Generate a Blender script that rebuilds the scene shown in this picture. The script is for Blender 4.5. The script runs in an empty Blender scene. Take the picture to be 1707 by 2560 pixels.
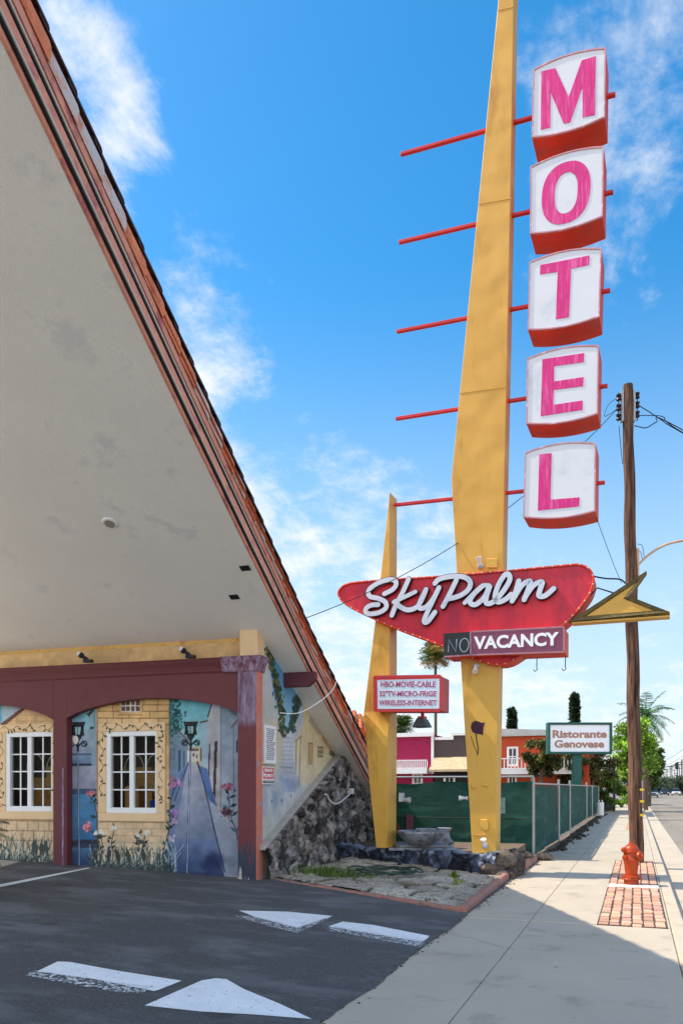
import bpy, math, random
import numpy as np
from mathutils import Vector, Matrix
R = math.radians
S = bpy.context.scene
col = S.collection
random.seed(7); rng = np.random.default_rng(7)

# ---------------------------------------------------------------- camera
YAW, FPX, CX, HY, CH = 20.2, 2000.0, 853.5, 1970.0, 1.7
fw = Vector((-math.sin(R(YAW)), math.cos(R(YAW)), 0)); rt = Vector((math.cos(R(YAW)), math.sin(R(YAW)), 0)); up = Vector((0, 0, 1))
CAM = Vector((0, 0, CH))
cd = bpy.data.cameras.new('camera'); cam = bpy.data.objects.new('camera', cd); col.objects.link(cam)
cam.location = CAM; cam.rotation_euler = (R(90), 0, R(YAW))
cd.sensor_width = 36; cd.lens = 36 * FPX / 2560; cd.shift_y = (HY - 1280) / 2560; cd.clip_end = 6000
S.camera = cam
# ---------------------------------------------------------------- sky and sun
SUN_EL, SUN_AZ = 53.0, 8.0          # azimuth: degrees towards the camera from due west of the street
EXPOSURE = 1.62
sdir = Vector((-math.cos(R(SUN_EL)) * math.cos(R(SUN_AZ)), -math.cos(R(SUN_EL)) * math.sin(R(SUN_AZ)), math.sin(R(SUN_EL))))
sl = bpy.data.lights.new('sun', 'SUN'); sl.energy = 2.0; sl.angle = R(0.53); sl.color = (1, .90, .76)
so = bpy.data.objects.new('sun', sl); col.objects.link(so); so.location = (-30, 0, 40)
so.rotation_euler = sdir.to_track_quat('Z', 'Y').to_euler()
S.view_settings.view_transform = 'Standard'; S.view_settings.look = 'None'; S.view_settings.exposure = EXPOSURE; S.view_settings.gamma = 1
S.cycles.max_bounces = 8; S.cycles.diffuse_bounces = 5; S.cycles.use_denoising = True

def ray(px, py): return fw + rt * ((px - CX) / FPX) + up * ((HY - py) / FPX)
def atD(px, py, D): return CAM + ray(px, py) * D
def onz(px, py, z=0.0):
    d = ray(px, py); return CAM + d * ((z - CH) / d.z)

W = bpy.data.worlds.new('World'); S.world = W; W.use_nodes = True
nt = W.node_tree; nt.nodes.clear()
def N(t, typ, **kw):
    n = t.nodes.new(typ)
    for k, v in kw.items(): setattr(n, k, v)
    return n
def math_(t, op, a, b=None, c=None, clamp=False):
    n = t.nodes.new('ShaderNodeMath'); n.operation = op; n.use_clamp = clamp
    for i, x in enumerate((a, b, c)):
        if x is None: continue
        if isinstance(x, (int, float)): n.inputs[i].default_value = x
        else: t.links.new(x, n.inputs[i])
    return n.outputs[0]
def build_sky():
    t = nt; L = t.links
    out = N(t, 'ShaderNodeOutputWorld'); bg = N(t, 'ShaderNodeBackground'); bg.inputs[1].default_value = 0.15
    L.new(bg.outputs[0], out.inputs[0])
    sky = N(t, 'ShaderNodeTexSky', sky_type='NISHITA', sun_disc=False, sun_elevation=R(SUN_EL), sun_rotation=R(270 - SUN_AZ), air_density=1.0, dust_density=.6, ozone_density=2.5)
    hs = N(t, 'ShaderNodeHueSaturation'); hs.inputs['Hue'].default_value = .49; hs.inputs['Saturation'].default_value = 1.40; hs.inputs['Value'].default_value = .53
    L.new(sky.outputs[0], hs.inputs['Color'])
    tc = N(t, 'ShaderNodeTexCoord'); sep = N(t, 'ShaderNodeSeparateXYZ'); L.new(tc.outputs['Generated'], sep.inputs[0])
    z = math_(t, 'MAXIMUM', sep.outputs[2], 0.0)
    zz = math_(t, 'ADD', z, .22)
    px = math_(t, 'DIVIDE', sep.outputs[0], zz); py = math_(t, 'DIVIDE', sep.outputs[1], zz)
    cb = N(t, 'ShaderNodeCombineXYZ'); L.new(px, cb.inputs[0]); L.new(py, cb.inputs[1])
    def noise(scale, det, rough, dist, w=0.0, stretch=None):
        n = N(t, 'ShaderNodeTexNoise', noise_dimensions='4D'); n.inputs['Scale'].default_value = scale; n.inputs['Detail'].default_value = det
        n.inputs['Roughness'].default_value = rough; n.inputs['Distortion'].default_value = dist; n.inputs['W'].default_value = w
        src = cb.outputs[0]
        if stretch:
            m = N(t, 'ShaderNodeMapping'); m.inputs['Rotation'].default_value = (0, 0, stretch[2]); m.inputs['Scale'].default_value = (stretch[0], stretch[1], 1)
            L.new(src, m.inputs[0]); src = m.outputs[0]
        L.new(src, n.inputs['Vector']); return n.outputs[0]
    n1 = noise(7.0, 12, .66, .2, 3.1); n2 = noise(5.0, 7, .66, .7, 1.7, (1.0, .38, .55))
    dens = math_(t, 'ADD', math_(t, 'MULTIPLY', n1, .62), math_(t, 'MULTIPLY', n2, .38))
    dens = math_(t, 'ADD', math_(t, 'MULTIPLY', math_(t, 'SUBTRACT', dens, .5), 2.1), .47)
    low = math_(t, 'SUBTRACT', .40, z)               # more cloud low down
    bias = math_(t, 'MULTIPLY', math_(t, 'MAXIMUM', low, 0.0), .62)
    blobs = [((130, 60), .990, .19), ((215, 270), .995, .24), ((500, 790), .991, .23), ((400, 500), .995, .17), ((540, 650), .997, .13), ((800, 1280), .960, .17), ((1660, 480), .975, .07), ((1250, 1750), .97, .10), ((620, 1080), .985, .12),
             ((1620, 130), .985, .08), ((1150, 350), .985, .05), ((760, 560), .965, -.22), ((800, 120), .955, -.18), ((950, 900), .975, -.16), ((1500, 1250), .97, -.14), ((1560, 1650), .985, -.05)]
    blobs.append((None, .15, .42))  # added cloud behind the camera, out of view, to fill the shade
    for (p, c0, amp) in blobs:
        d = ray(*p).normalized() if p else (-fw + up * .35).normalized()
        vm = N(t, 'ShaderNodeVectorMath', operation='DOT_PRODUCT'); L.new(tc.outputs['Generated'], vm.inputs[0]); vm.inputs[1].default_value = d
        mr = N(t, 'ShaderNodeMapRange', interpolation_type='SMOOTHSTEP'); L.new(vm.outputs['Value'], mr.inputs[0])
        mr.inputs[1].default_value = c0; mr.inputs[2].default_value = 1.0; mr.inputs[3].default_value = 0; mr.inputs[4].default_value = amp
        bias = math_(t, 'ADD', bias, mr.outputs[0])
    dens = math_(t, 'ADD', dens, bias)
    cov = N(t, 'ShaderNodeMapRange', interpolation_type='SMOOTHSTEP'); L.new(dens, cov.inputs[0])
    for i, v in ((1, .50), (2, 1.02), (3, 0), (4, .90)): cov.inputs[i].default_value = v
    sh = N(t, 'ShaderNodeMix', data_type='RGBA'); L.new(n1, sh.inputs[0]); sh.inputs[6].default_value = (2.05, 2.15, 2.3, 1); sh.inputs[7].default_value = (2.5, 2.48, 2.45, 1)
    hz = N(t, 'ShaderNodeMapRange', interpolation_type='SMOOTHSTEP'); L.new(z, hz.inputs[0])
    for i, v in ((1, .56), (2, .05), (3, 0), (4, .80)): hz.inputs[i].default_value = v
    hm = N(t, 'ShaderNodeMix', data_type='RGBA'); L.new(hz.outputs[0], hm.inputs[0]); L.new(hs.outputs[0], hm.inputs[6]); hm.inputs[7].default_value = (1.62, 1.92, 2.2, 1)
    mx = N(t, 'ShaderNodeMix', data_type='RGBA'); L.new(cov.outputs[0], mx.inputs[0]); L.new(hm.outputs[2], mx.inputs[6]); L.new(sh.outputs[2], mx.inputs[7])
    vb = N(t, 'ShaderNodeVectorMath', operation='DOT_PRODUCT'); L.new(tc.outputs['Generated'], vb.inputs[0]); vb.inputs[1].default_value = -fw     # added fill: unseen sky and cloud behind the camera brightened to lift shade
    bk = N(t, 'ShaderNodeMapRange', interpolation_type='SMOOTHSTEP'); L.new(vb.outputs['Value'], bk.inputs[0]); bk.inputs[1].default_value = .05; bk.inputs[2].default_value = .75; bk.inputs[3].default_value = 1.0; bk.inputs[4].default_value = 1.7
    sc = N(t, 'ShaderNodeVectorMath', operation='SCALE'); L.new(mx.outputs[2], sc.inputs[0]); L.new(bk.outputs[0], sc.inputs['Scale'])
    L.new(sc.outputs[0], bg.inputs[0])
build_sky()

# ---------------------------------------------------------------- helpers
def lin(c):
    c = np.asarray(c, float) / 255.0
    return np.where(c <= .04045, c / 12.92, ((c + .055) / 1.055) ** 2.4)
MATS = {}
def M(name, c, rough=.6, var=.15, scale=4.0, bump=0.0, bscale=40.0, metal=0.0, stretch=(1, 1, 1), spec=.4, c2=None, c2amt=.0, c2scale=2.0, c2str=(1, 1, 1), detail=5, attr=None, trans=0.0, bdet=6):
    """principled material: srgb colour c, noise variation, second colour patches, bump"""
    if name in MATS: return MATS[name]
    m = bpy.data.materials.new(name); m.use_nodes = True; t = m.node_tree; L = t.links; b = t.nodes['Principled BSDF']
    MATS[name] = m
    tc = N(t, 'ShaderNodeTexCoord')
    def nz(sc, st, det=detail, rgh=.6):
        mp = N(t, 'ShaderNodeMapping'); mp.inputs['Scale'].default_value = st; L.new(tc.outputs['Object'], mp.inputs[0])
        n = N(t, 'ShaderNodeTexNoise'); n.inputs['Scale'].default_value = sc; n.inputs['Detail'].default_value = det; n.inputs['Roughness'].default_value = rgh
        L.new(mp.outputs[0], n.inputs['Vector']); return n.outputs[0]
    l = lin(c)
    if attr:
        a = N(t, 'ShaderNodeAttribute', attribute_name=attr); base = a.outputs['Color']
        n = nz(scale, stretch); mr = N(t, 'ShaderNodeMapRange'); L.new(n, mr.inputs[0]); mr.inputs[1].default_value = .25; mr.inputs[2].default_value = .75; mr.inputs[3].default_value = 1 - var; mr.inputs[4].default_value = 1 + var
        vm = N(t, 'ShaderNodeVectorMath', operation='SCALE'); L.new(base, vm.inputs[0]); L.new(mr.outputs[0], vm.inputs['Scale']); base = vm.outputs[0]
    else:
        mx = N(t, 'ShaderNodeMix', data_type='RGBA'); n = nz(scale, stretch)
        mr = N(t, 'ShaderNodeMapRange'); L.new(n, mr.inputs[0]); mr.inputs[1].default_value = .3; mr.inputs[2].default_value = .7
        L.new(mr.outputs[0], mx.inputs[0])
        mx.inputs[6].default_value = (*(l * (1 - var)), 1); mx.inputs[7].default_value = (*np.minimum(l * (1 + var), .95), 1); base = mx.outputs[2]
    if c2 is not None:
        m2 = N(t, 'ShaderNodeMix', data_type='RGBA'); n2 = nz(c2scale, c2str, 8, .68)
        r2 = N(t, 'ShaderNodeMapRange'); L.new(n2, r2.inputs[0]); r2.inputs[1].default_value = .62 - c2amt * .4; r2.inputs[2].default_value = .70 - c2amt * .2
        L.new(r2.outputs[0], m2.inputs[0]); L.new(base, m2.inputs[6]); m2.inputs[7].default_value = (*lin(c2), 1); base = m2.outputs[2]
    L.new(base, b.inputs['Base Color']); b.inputs['Roughness'].default_value = rough; b.inputs['Metallic'].default_value = metal
    b.inputs['Specular IOR Level'].default_value = spec
    if bump:
        bp = N(t, 'ShaderNodeBump'); bp.inputs['Strength'].default_value = min(1, bump); bp.inputs['Distance'].default_value = .02 if bump <= 1 else .02 * bump
        L.new(nz(bscale, stretch, bdet, .65 if bdet > 2 else .4), bp.inputs['Height']); L.new(bp.outputs[0], b.inputs['Normal'])
    if trans:
        b.inputs['Transmission Weight'].default_value = 0
        tr = N(t, 'ShaderNodeBsdfTranslucent'); L.new(base, tr.inputs[0]); ad = N(t, 'ShaderNodeMixShader'); ad.inputs[0].default_value = trans
        L.new(b.outputs[0], ad.inputs[1]); L.new(tr.outputs[0], ad.inputs[2]); L.new(ad.outputs[0], t.nodes['Material Output'].inputs[0])
    return m

class Fr:
    """right-handed frame: a = right, b = up, c = towards the viewer"""
    def __init__(s, o, a, b, c=None):
        s.o = Vector(o); s.a = Vector(a).normalized(); s.b = Vector(b).normalized(); s.c = s.a.cross(s.b) if c is None else Vector(c)
    def pt(s, a, b, c=0.0): return s.o + s.a * a + s.b * b + s.c * c
    def px(s, x, y, c=0.0):
        d = ray(x, y); p0 = s.o + s.c * c; k = (p0 - CAM).dot(s.c) / d.dot(s.c); q = CAM + d * k - p0
        return (q.dot(s.a), q.dot(s.b))
WF = Fr((0, 0, 0), (1, 0, 0), (0, 0, 1))          # a = x, b = z, c = -y
LOC = {}
class MB:
    def __init__(s): s.v = []; s.f = []; s.c = []; s.cur = None
    def face(s, pts, colr=None):
        n = len(s.v); s.v += [tuple(p) for p in pts]; s.f.append(tuple(range(n, n + len(pts)))); s.c.append(colr if colr is not None else s.cur); return s
    def prism(s, fr, poly, c0, c1):
        p0 = [fr.pt(a, b, c0) for a, b in poly]; p1 = [fr.pt(a, b, c1) for a, b in poly]
        A = sum(poly[i][0] * poly[(i + 1) % len(poly)][1] - poly[(i + 1) % len(poly)][0] * poly[i][1] for i in range(len(poly)))
        if A < 0: p0.reverse(); p1.reverse()
        n = len(poly); k = len(s.v); s.v += [tuple(p) for p in p0 + p1]
        s.f.append(tuple(k + i for i in reversed(range(n)))); s.f.append(tuple(k + n + i for i in range(n)))
        for i in range(n):
            j = (i + 1) % n; s.f.append((k + i, k + j, k + n + j, k + n + i))
        s.c += [s.cur] * (n + 2); return s
    def box(s, fr, a0, a1, b0, b1, c0, c1):
        return s.prism(fr, [(a0, b0), (a1, b0), (a1, b1), (a0, b1)], c0, c1)
    def tube(s, path, r, n=8, cap=True):
        path = [Vector(p) for p in path]; k0 = len(s.v); m = len(path); prev = None
        for i, p in enumerate(path):
            d = (path[min(i + 1, m - 1)] - path[max(i - 1, 0)]).normalized()
            x = d.orthogonal().normalized() if prev is None else (prev - d * prev.dot(d)).normalized()
            prev = x; y = d.cross(x); rr = r[i] if hasattr(r, '__len__') else r
            for j in range(n):
                t = 2 * math.pi * j / n; s.v.append(tuple(p + (x * math.cos(t) + y * math.sin(t)) * rr))
        for i in range(m - 1):
            for j in range(n):
                a = k0 + i * n + j; b = k0 + i * n + (j + 1) % n; s.f.append((a, b, b + n, a + n)); s.c.append(s.cur)
        if cap:
            s.f.append(tuple(k0 + j for j in reversed(range(n)))); s.f.append(tuple(k0 + (m - 1) * n + j for j in range(n))); s.c += [s.cur] * 2
        return s
    def lathe(s, o, prof, n=20, axis=None):
        o = Vector(o); az = Vector(axis or (0, 0, 1)).normalized(); ax = az.orthogonal().normalized(); ay = az.cross(ax); k0 = len(s.v); m = len(prof)
        for (r, z) in prof:
            for j in range(n):
                t = 2 * math.pi * j / n; s.v.append(tuple(o + az * z + (ax * math.cos(t) + ay * math.sin(t)) * r))
        for i in range(m - 1):
            for j in range(n):
                a = k0 + i * n + j; b = k0 + i * n + (j + 1) % n; s.f.append((a, b, b + n, a + n)); s.c.append(s.cur)
        s.f.append(tuple(k0 + j for j in reversed(range(n)))); s.f.append(tuple(k0 + (m - 1) * n + j for j in range(n))); s.c += [s.cur] * 2
        return s
    def sphere(s, o, r, n=10, sx=1, sy=1, sz=1):
        o = Vector(o); k0 = len(s.v); m = max(4, n // 2 + 1)
        for i in range(m + 1):
            th = math.pi * i / m
            for j in range(n):
                p = 2 * math.pi * j / n; s.v.append((o.x + r * sx * math.sin(th) * math.cos(p), o.y + r * sy * math.sin(th) * math.sin(p), o.z - r * sz * math.cos(th)))
        for i in range(m):
            for j in range(n):
                a = k0 + i * n + j; b = k0 + i * n + (j + 1) % n; s.f.append((a, b, b + n, a + n)); s.c.append(s.cur)
        return s
    def build(s, name, mat, parent=None, loc=None, smooth=False, bevel=0.0, kind=None):
        L = LOC.get(parent.name, Vector()) if parent is not None else Vector(loc or (0, 0, 0))
        me = bpy.data.meshes.new(name); me.from_pydata([(v[0] - L.x, v[1] - L.y, v[2] - L.z) for v in s.v], [], s.f)
        o = bpy.data.objects.new(name, me); col.objects.link(o)
        me.materials.append(mat)
        if any(x is not None for x in s.c):
            ca = me.color_attributes.new('Col', 'FLOAT_COLOR', 'CORNER'); arr = np.ones((len(me.loops), 4), np.float32); k = 0
            for f, x in zip(s.f, s.c):
                arr[k:k + len(f), :3] = x if x is not None else (.5, .5, .5); k += len(f)
            ca.data.foreach_set('color', arr.ravel())
        if smooth: me.shade_smooth() if smooth is True else me.shade_auto(smooth) if hasattr(me, 'shade_auto') else me.shade_smooth()
        if smooth is True and hasattr(me, 'set_sharp_from_angle'): me.set_sharp_from_angle(angle=R(40))
        if bevel:
            bm = o.modifiers.new('bevel', 'BEVEL'); bm.width = bevel; bm.segments = 2; bm.limit_method = 'ANGLE'; bm.angle_limit = R(35); bm.harden_normals = False
        return place(o, parent, L, loc, kind)
def place(o, parent, L, loc=None, kind=None):
    if parent is not None: o.parent = parent; LOC[o.name] = L
    else:
        o.location = L; LOC[o.name] = L
    if kind: o['kind'] = kind
    return o
def tag(o, label, cat, group=None):
    o['label'] = label; o['category'] = cat
    if group: o['group'] = group
    return o
def thing(name, loc, label, cat, group=None, rz=0):
    o = bpy.data.objects.new(name, None); col.objects.link(o); o.location = loc; o.rotation_euler = (0, 0, rz); o.empty_display_size = .2
    LOC[o.name] = Vector(loc); return tag(o, label, cat, group)
def copy_tree(o, parent=None):
    c = o.copy(); col.objects.link(c)
    if parent is not None: c.parent = parent
    for ch in list(o.children): copy_tree(ch, c)
    return c
def raw_mesh(name, verts, faces, mat, parent=None, loc=None, cols=None, smooth=False, kind=None):
    """numpy mesh: verts (n,3), faces (m,k), point colours (n,3) linear"""
    L = LOC.get(parent.name, Vector()) if parent is not None else Vector(loc or (0, 0, 0))
    v = (np.asarray(verts, np.float32) - np.array(L, np.float32)); f = np.asarray(faces, np.int32)
    me = bpy.data.meshes.new(name); me.vertices.add(len(v)); me.vertices.foreach_set('co', v.ravel())
    k = f.shape[1]; me.loops.add(f.size); me.loops.foreach_set('vertex_index', f.ravel()); me.polygons.add(len(f))
    me.polygons.foreach_set('loop_start', np.arange(0, f.size, k, dtype=np.int32)); me.polygons.foreach_set('loop_total', np.full(len(f), k, np.int32))
    me.update(calc_edges=True)
    if cols is not None:
        ca = me.color_attributes.new('Col', 'FLOAT_COLOR', 'POINT'); a = np.ones((len(v), 4), np.float32); a[:, :3] = cols; ca.data.foreach_set('color', a.ravel())
    if smooth: me.shade_smooth()
    me.materials.append(mat); o = bpy.data.objects.new(name, me); col.objects.link(o)
    return place(o, parent, L, loc, kind)
def text(s, fr, box, c0, depth, mat, name, parent, bold=0.0, ratio=None):
    a0, a1, b0, b1 = box
    cu = bpy.data.curves.new('lettering', 'FONT'); cu.body = s; cu.size = 1; cu.offset = bold; cu.extrude = .01; cu.resolution_u = 4
    o = bpy.data.objects.new('lettering', cu); col.objects.link(o)
    dg = bpy.context.evaluated_depsgraph_get(); me = bpy.data.meshes.new_from_object(o.evaluated_get(dg))
    n = len(me.vertices); co = np.empty(n * 3); me.vertices.foreach_get('co', co); co = co.reshape(-1, 3)
    fs = [tuple(p.vertices) for p in me.polygons]
    col.objects.unlink(o); bpy.data.objects.remove(o); bpy.data.curves.remove(cu); bpy.data.meshes.remove(me)
    mn, mx = co.min(0), co.max(0)
    mb = MB()
    for p in co:
        q = fr.pt(a0 + (p[0] - mn[0]) / (mx[0] - mn[0]) * (a1 - a0), b0 + (p[1] - mn[1]) / (mx[1] - mn[1]) * (b1 - b0), c0 + depth * (1 if p[2] > 0 else 0))
        mb.v.append(tuple(q))
    mb.f = fs; mb.c = [None] * len(fs)
    return mb.build(name, mat, parent)
def spline(pts, n=8, closed=False):
    P = [np.array(p, float) for p in pts]; out = []
    m = len(P); rngi = range(m if closed else m - 1)
    for i in rngi:
        p0 = P[(i - 1) % m] if closed or i > 0 else P[i]; p1 = P[i]; p2 = P[(i + 1) % m]; p3 = P[(i + 2) % m] if closed or i + 2 < m else p2
        for k in range(n):
            t = k / n; out.append(.5 * ((2 * p1) + (-p0 + p2) * t + (2 * p0 - 5 * p1 + 4 * p2 - p3) * t * t + (-p0 + 3 * p1 - 3 * p2 + p3) * t ** 3))
    if not closed: out.append(P[-1])
    return [tuple(p) for p in out]
def vnoise(x, y, seed=0):
    """smooth 2-D value noise for numpy arrays"""
    g = np.random.default_rng(seed).random((64, 64)); xi = np.floor(x).astype(int); yi = np.floor(y).astype(int); fx = x - xi; fy = y - yi
    fx = fx * fx * (3 - 2 * fx); fy = fy * fy * (3 - 2 * fy); xi %= 64; yi %= 64; x1 = (xi + 1) % 64; y1 = (yi + 1) % 64
    return (g[xi, yi] * (1 - fx) + g[x1, yi] * fx) * (1 - fy) + (g[xi, y1] * (1 - fx) + g[x1, y1] * fx) * fy
def fbm(x, y, seed=0, o=4):
    r = 0; a = .5
    for i in range(o): r = r + a * vnoise(x * 2 ** i, y * 2 ** i, seed + i); a *= .5
    return r

class Painter:
    """a picture painted on a fine wall grid, kept as point colours"""
    def __init__(s, fr, c, a0, a1, b0, b1, res, base):
        s.fr, s.c = fr, c; s.na = int((a1 - a0) / res) + 1; s.nb = int((b1 - b0) / res) + 1
        s.a = np.linspace(a0, a1, s.na); s.b = np.linspace(b0, b1, s.nb); s.A, s.B = np.meshgrid(s.a, s.b); s.C = np.empty((s.nb, s.na, 3)); s.C[:] = base
        s.ox = s.oy = 0; s.k = 1
    def zoom(s, ox, oy, k): s.ox, s.oy, s.k = ox, oy, k
    def q(s, p): return s.fr.px(s.ox + p[0] * s.k, s.oy + p[1] * s.k, s.c)
    def win(s, pts, pad=.03):
        p = np.array(pts); i0, i1 = np.searchsorted(s.a, [p[:, 0].min() - pad, p[:, 0].max() + pad]); j0, j1 = np.searchsorted(s.b, [p[:, 1].min() - pad, p[:, 1].max() + pad])
        return slice(j0, j1), slice(i0, i1)
    def put(s, w, mask, colr, alpha):
        C = s.C[w]; m = (mask * alpha)[..., None]; C[:] = C * (1 - m) + np.asarray(colr, float) * m
    def fill(s, pts, c0, c1=None, alpha=1.0, raw=False, vert=True):
        P = pts if raw else [s.q(p) for p in pts]; w = s.win(P); A, B = s.A[w], s.B[w]
        if A.size == 0: return
        ins = np.zeros(A.shape, bool); n = len(P)
        for i in range(n):
            (x0, y0), (x1, y1) = P[i], P[(i + 1) % n]
            if y0 == y1: continue
            ins ^= ((B >= min(y0, y1)) & (B < max(y0, y1)) & (A < x0 + (B - y0) / (y1 - y0) * (x1 - x0)))
        colr = np.asarray(c0, float)
        if c1 is not None:
            pb = np.array(P); U = B if vert else A; k = 1 if vert else 0
            t = np.clip((U - pb[:, k].min()) / max(1e-6, np.ptp(pb[:, k])), 0, 1)[..., None]; colr = np.asarray(c1, float) * (1 - t) + colr * t
        s.put(w, ins.astype(float), colr, alpha)
    def rect(s, x0, y0, x1, y1, *a, **k): s.fill([(x0, y0), (x1, y0), (x1, y1), (x0, y1)], *a, **k)
    def line(s, pts, wd, colr, alpha=1.0, raw=False):
        P = pts if raw else [s.q(p) for p in pts]
        for i in range(len(P) - 1):
            w = s.win(P[i:i + 2], wd + .03); A, B = s.A[w], s.B[w]
            if A.size == 0: continue
            (x0, y0), (x1, y1) = P[i], P[i + 1]; dx, dy = x1 - x0, y1 - y0; t = np.clip(((A - x0) * dx + (B - y0) * dy) / max(1e-9, dx * dx + dy * dy), 0, 1)
            d = np.hypot(A - x0 - t * dx, B - y0 - t * dy); s.put(w, np.clip((wd / 2 - d) / .008 + .5, 0, 1), colr, alpha)
    def dot(s, p, r, colr, alpha=1.0, ry=None, raw=False, soft=.01):
        x, y = p if raw else s.q(p); ry = ry or r; w = s.win([(x - r, y - ry), (x + r, y + ry)]); A, B = s.A[w], s.B[w]
        if A.size == 0: return
        d = np.hypot((A - x) / r, (B - y) / ry); s.put(w, np.clip((1 - d) * r / soft + .5, 0, 1), colr, alpha)
    def leaf(s, p, ang, ln, wd, colr, raw=True):
        x, y = p; c, n = math.cos(ang), math.sin(ang)
        s.fill([(x, y), (x + c * ln * .5 - n * wd, y + n * ln * .5 + c * wd), (x + c * ln, y + n * ln), (x + c * ln * .5 + n * wd, y + n * ln * .5 - c * wd)], colr, raw=True)
    def mottle(s, amt, sc=3, seed=1):
        s.C *= (1 + amt * 2 * (fbm(s.A * sc + 9, s.B * sc + 9, seed, 5) - .48))[..., None]
    def mesh(s, name, mat, parent, holes=(), clip=None):
        idx = np.arange(s.na * s.nb).reshape(s.nb, s.na); f = np.stack([idx[:-1, :-1], idx[:-1, 1:], idx[1:, 1:], idx[1:, :-1]], -1)
        Ac = .5 * (s.A[:-1, :-1] + s.A[1:, 1:]); Bc = .5 * (s.B[:-1, :-1] + s.B[1:, 1:]); keep = np.ones(Ac.shape, bool)
        for (x0, x1, y0, y1) in holes: keep &= ~((Ac > x0) & (Ac < x1) & (Bc > y0) & (Bc < y1))
        if clip is not None: keep &= clip(Ac, Bc)
        f = f[keep]; o, a, b, c = (np.array(x) for x in (s.fr.o, s.fr.a, s.fr.b, s.fr.c))
        v = o + s.A.reshape(-1, 1) * a + s.B.reshape(-1, 1) * b + c * s.c
        used = np.unique(f); remap = np.full(len(v), -1); remap[used] = np.arange(len(used))
        return raw_mesh(name, v[used], remap[f], mat, parent, cols=lin(np.clip(s.C.reshape(-1, 3)[used] * .93, 0, 245)))

# ---------------------------------------------------------------- ground, road, sidewalk
KD = .04                                             # the driveway climbs away from the street
XS, XK0, XK1, XG = -2.14, .39, .57, 1.19
def zdr(x): return KD * max(0.0, XS - x)
m_asph = M('asphalt', (86, 86, 87), .85, .5, 55, bump=1.0, bscale=90, c2=(112, 112, 114), c2amt=.35, c2scale=1.3, c2str=(.7, 1.4, 1), detail=9)
m_conc = M('concrete', (182, 170, 151), .85, .07, .9, bump=.35, bscale=60, c2=(160, 148, 132), c2amt=.16, c2scale=1.4, detail=9)
def gum(m, sc, thr, dark):
    t = m.node_tree; L = t.links; b = t.nodes['Principled BSDF']; base = b.inputs['Base Color'].links[0].from_socket; tc = N(t, 'ShaderNodeTexCoord')
    for k, (s_, th_) in enumerate(((sc, thr), (sc * 2.7, thr * 1.1))):
        v = N(t, 'ShaderNodeTexVoronoi'); v.inputs['Scale'].default_value = s_; L.new(tc.outputs['Object'], v.inputs['Vector']); sp = N(t, 'ShaderNodeSeparateColor'); L.new(v.outputs['Color'], sp.inputs[0])
        d = math_(t, 'LESS_THAN', v.outputs['Distance'], math_(t, 'MULTIPLY', sp.outputs[0], th_)); d = math_(t, 'MULTIPLY', d, math_(t, 'GREATER_THAN', sp.outputs[1], .45)); mx = N(t, 'ShaderNodeMix', data_type='RGBA'); L.new(math_(t, 'MULTIPLY', d, .55), mx.inputs[0]); L.new(base, mx.inputs[6]); mx.inputs[7].default_value = (*lin(dark), 1); base = mx.outputs[2]
    L.new(base, b.inputs['Base Color'])
gum(m_conc, 1.9, .07, (92, 88, 84)); gum(m_asph, 11, .13, (150, 150, 152)); gum(m_asph, .55, .22, (64, 64, 66))
m_conc2 = M('kerb_concrete', (186, 172, 152), .85, .08, 1.5, bump=.3, bscale=60, c2=(164, 152, 136), c2amt=.2, c2scale=2)
m_road = M('road_asphalt', (136, 127, 114), .85, .12, .3, bump=.5, bscale=80, c2=(118, 111, 102), c2amt=.3, c2scale=.5, c2str=(2, .1, 1))
m_dirt = M('dirt', (112, 96, 78), .95, .3, 2, bump=1, bscale=20)
g = MB(); g.face([(-3000, -800, -.3), (3000, -800, -.3), (3000, 4000, -.3), (-3000, 4000, -.3)]); g.build('ground', m_dirt, kind='structure')
g = MB(); g.box(WF, XG, 16, -.31, -.13, 60, -1600); g.build('road', m_road, kind='structure')
g = MB()
xs = np.linspace(XS - .004, -11.9, 12)
for i in range(11):
    a, b = xs[i], xs[i + 1]; g.face([(b, -30, zdr(b)), (a, -30, zdr(a)), (a, 40, zdr(a)), (b, 40, zdr(b))])
g.build('driveway', m_asph, kind='structure')
g = MB(); g.face([(-40, -30, zdr(-11.9) - .004), (-11.9, -30, zdr(-11.9)), (-11.9, 40, zdr(-11.9)), (-40, 40, zdr(-11.9) - .004)]); g.build('bounce_ground', m_conc, kind='structure')  # unseen pale ground added left of the drive to bounce light under the roof
m_joint = M('joint', (72, 66, 60), .95, .2, 8)
g = MB(); y = -6.0; joints = []
ys = [-6.0]
while ys[-1] < 260: ys.append(ys[-1] + 2.62)
off = onz(1160, 2293).y - ys[min(range(len(ys)), key=lambda i: abs(ys[i] - onz(1160, 2293).y))]
ys = [v + off for v in ys]
for i in range(len(ys) - 1):
    dz = .003 * math.sin(i * 2.3)
    g.box(WF, XS, -1.274, -.3, dz, -ys[i] - .007, -ys[i + 1] + .007); g.box(WF, -1.266, XK0, -.3, dz + .001, -ys[i] - .007, -ys[i + 1] + .007)
g.build('sidewalk', m_conc, kind='structure', bevel=.006)
g = MB(); g.box(WF, XS + .005, XG - .01, -.31, -.03 - .12, 10, -262); g.build('sidewalk_base', m_joint, kind='structure')
g = MB()
for i in range(len(ys) - 1):
    if 10.8 < ys[i] < -3: pass
    g.box(WF, XK0 + .008, XK1, -.3, .004 + .002 * math.sin(i * 1.7), -ys[i] - .004, -ys[i + 1] + .004)
g.build('kerb', m_conc2, kind='structure', bevel=.02)
g = MB()
for i in range(0, len(ys) - 1, 2):
    e = min(i + 2, len(ys) - 1); g.box(WF, XK1, XG, -.3, -.125, -ys[i] - .006, -ys[e] + .006)
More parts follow.
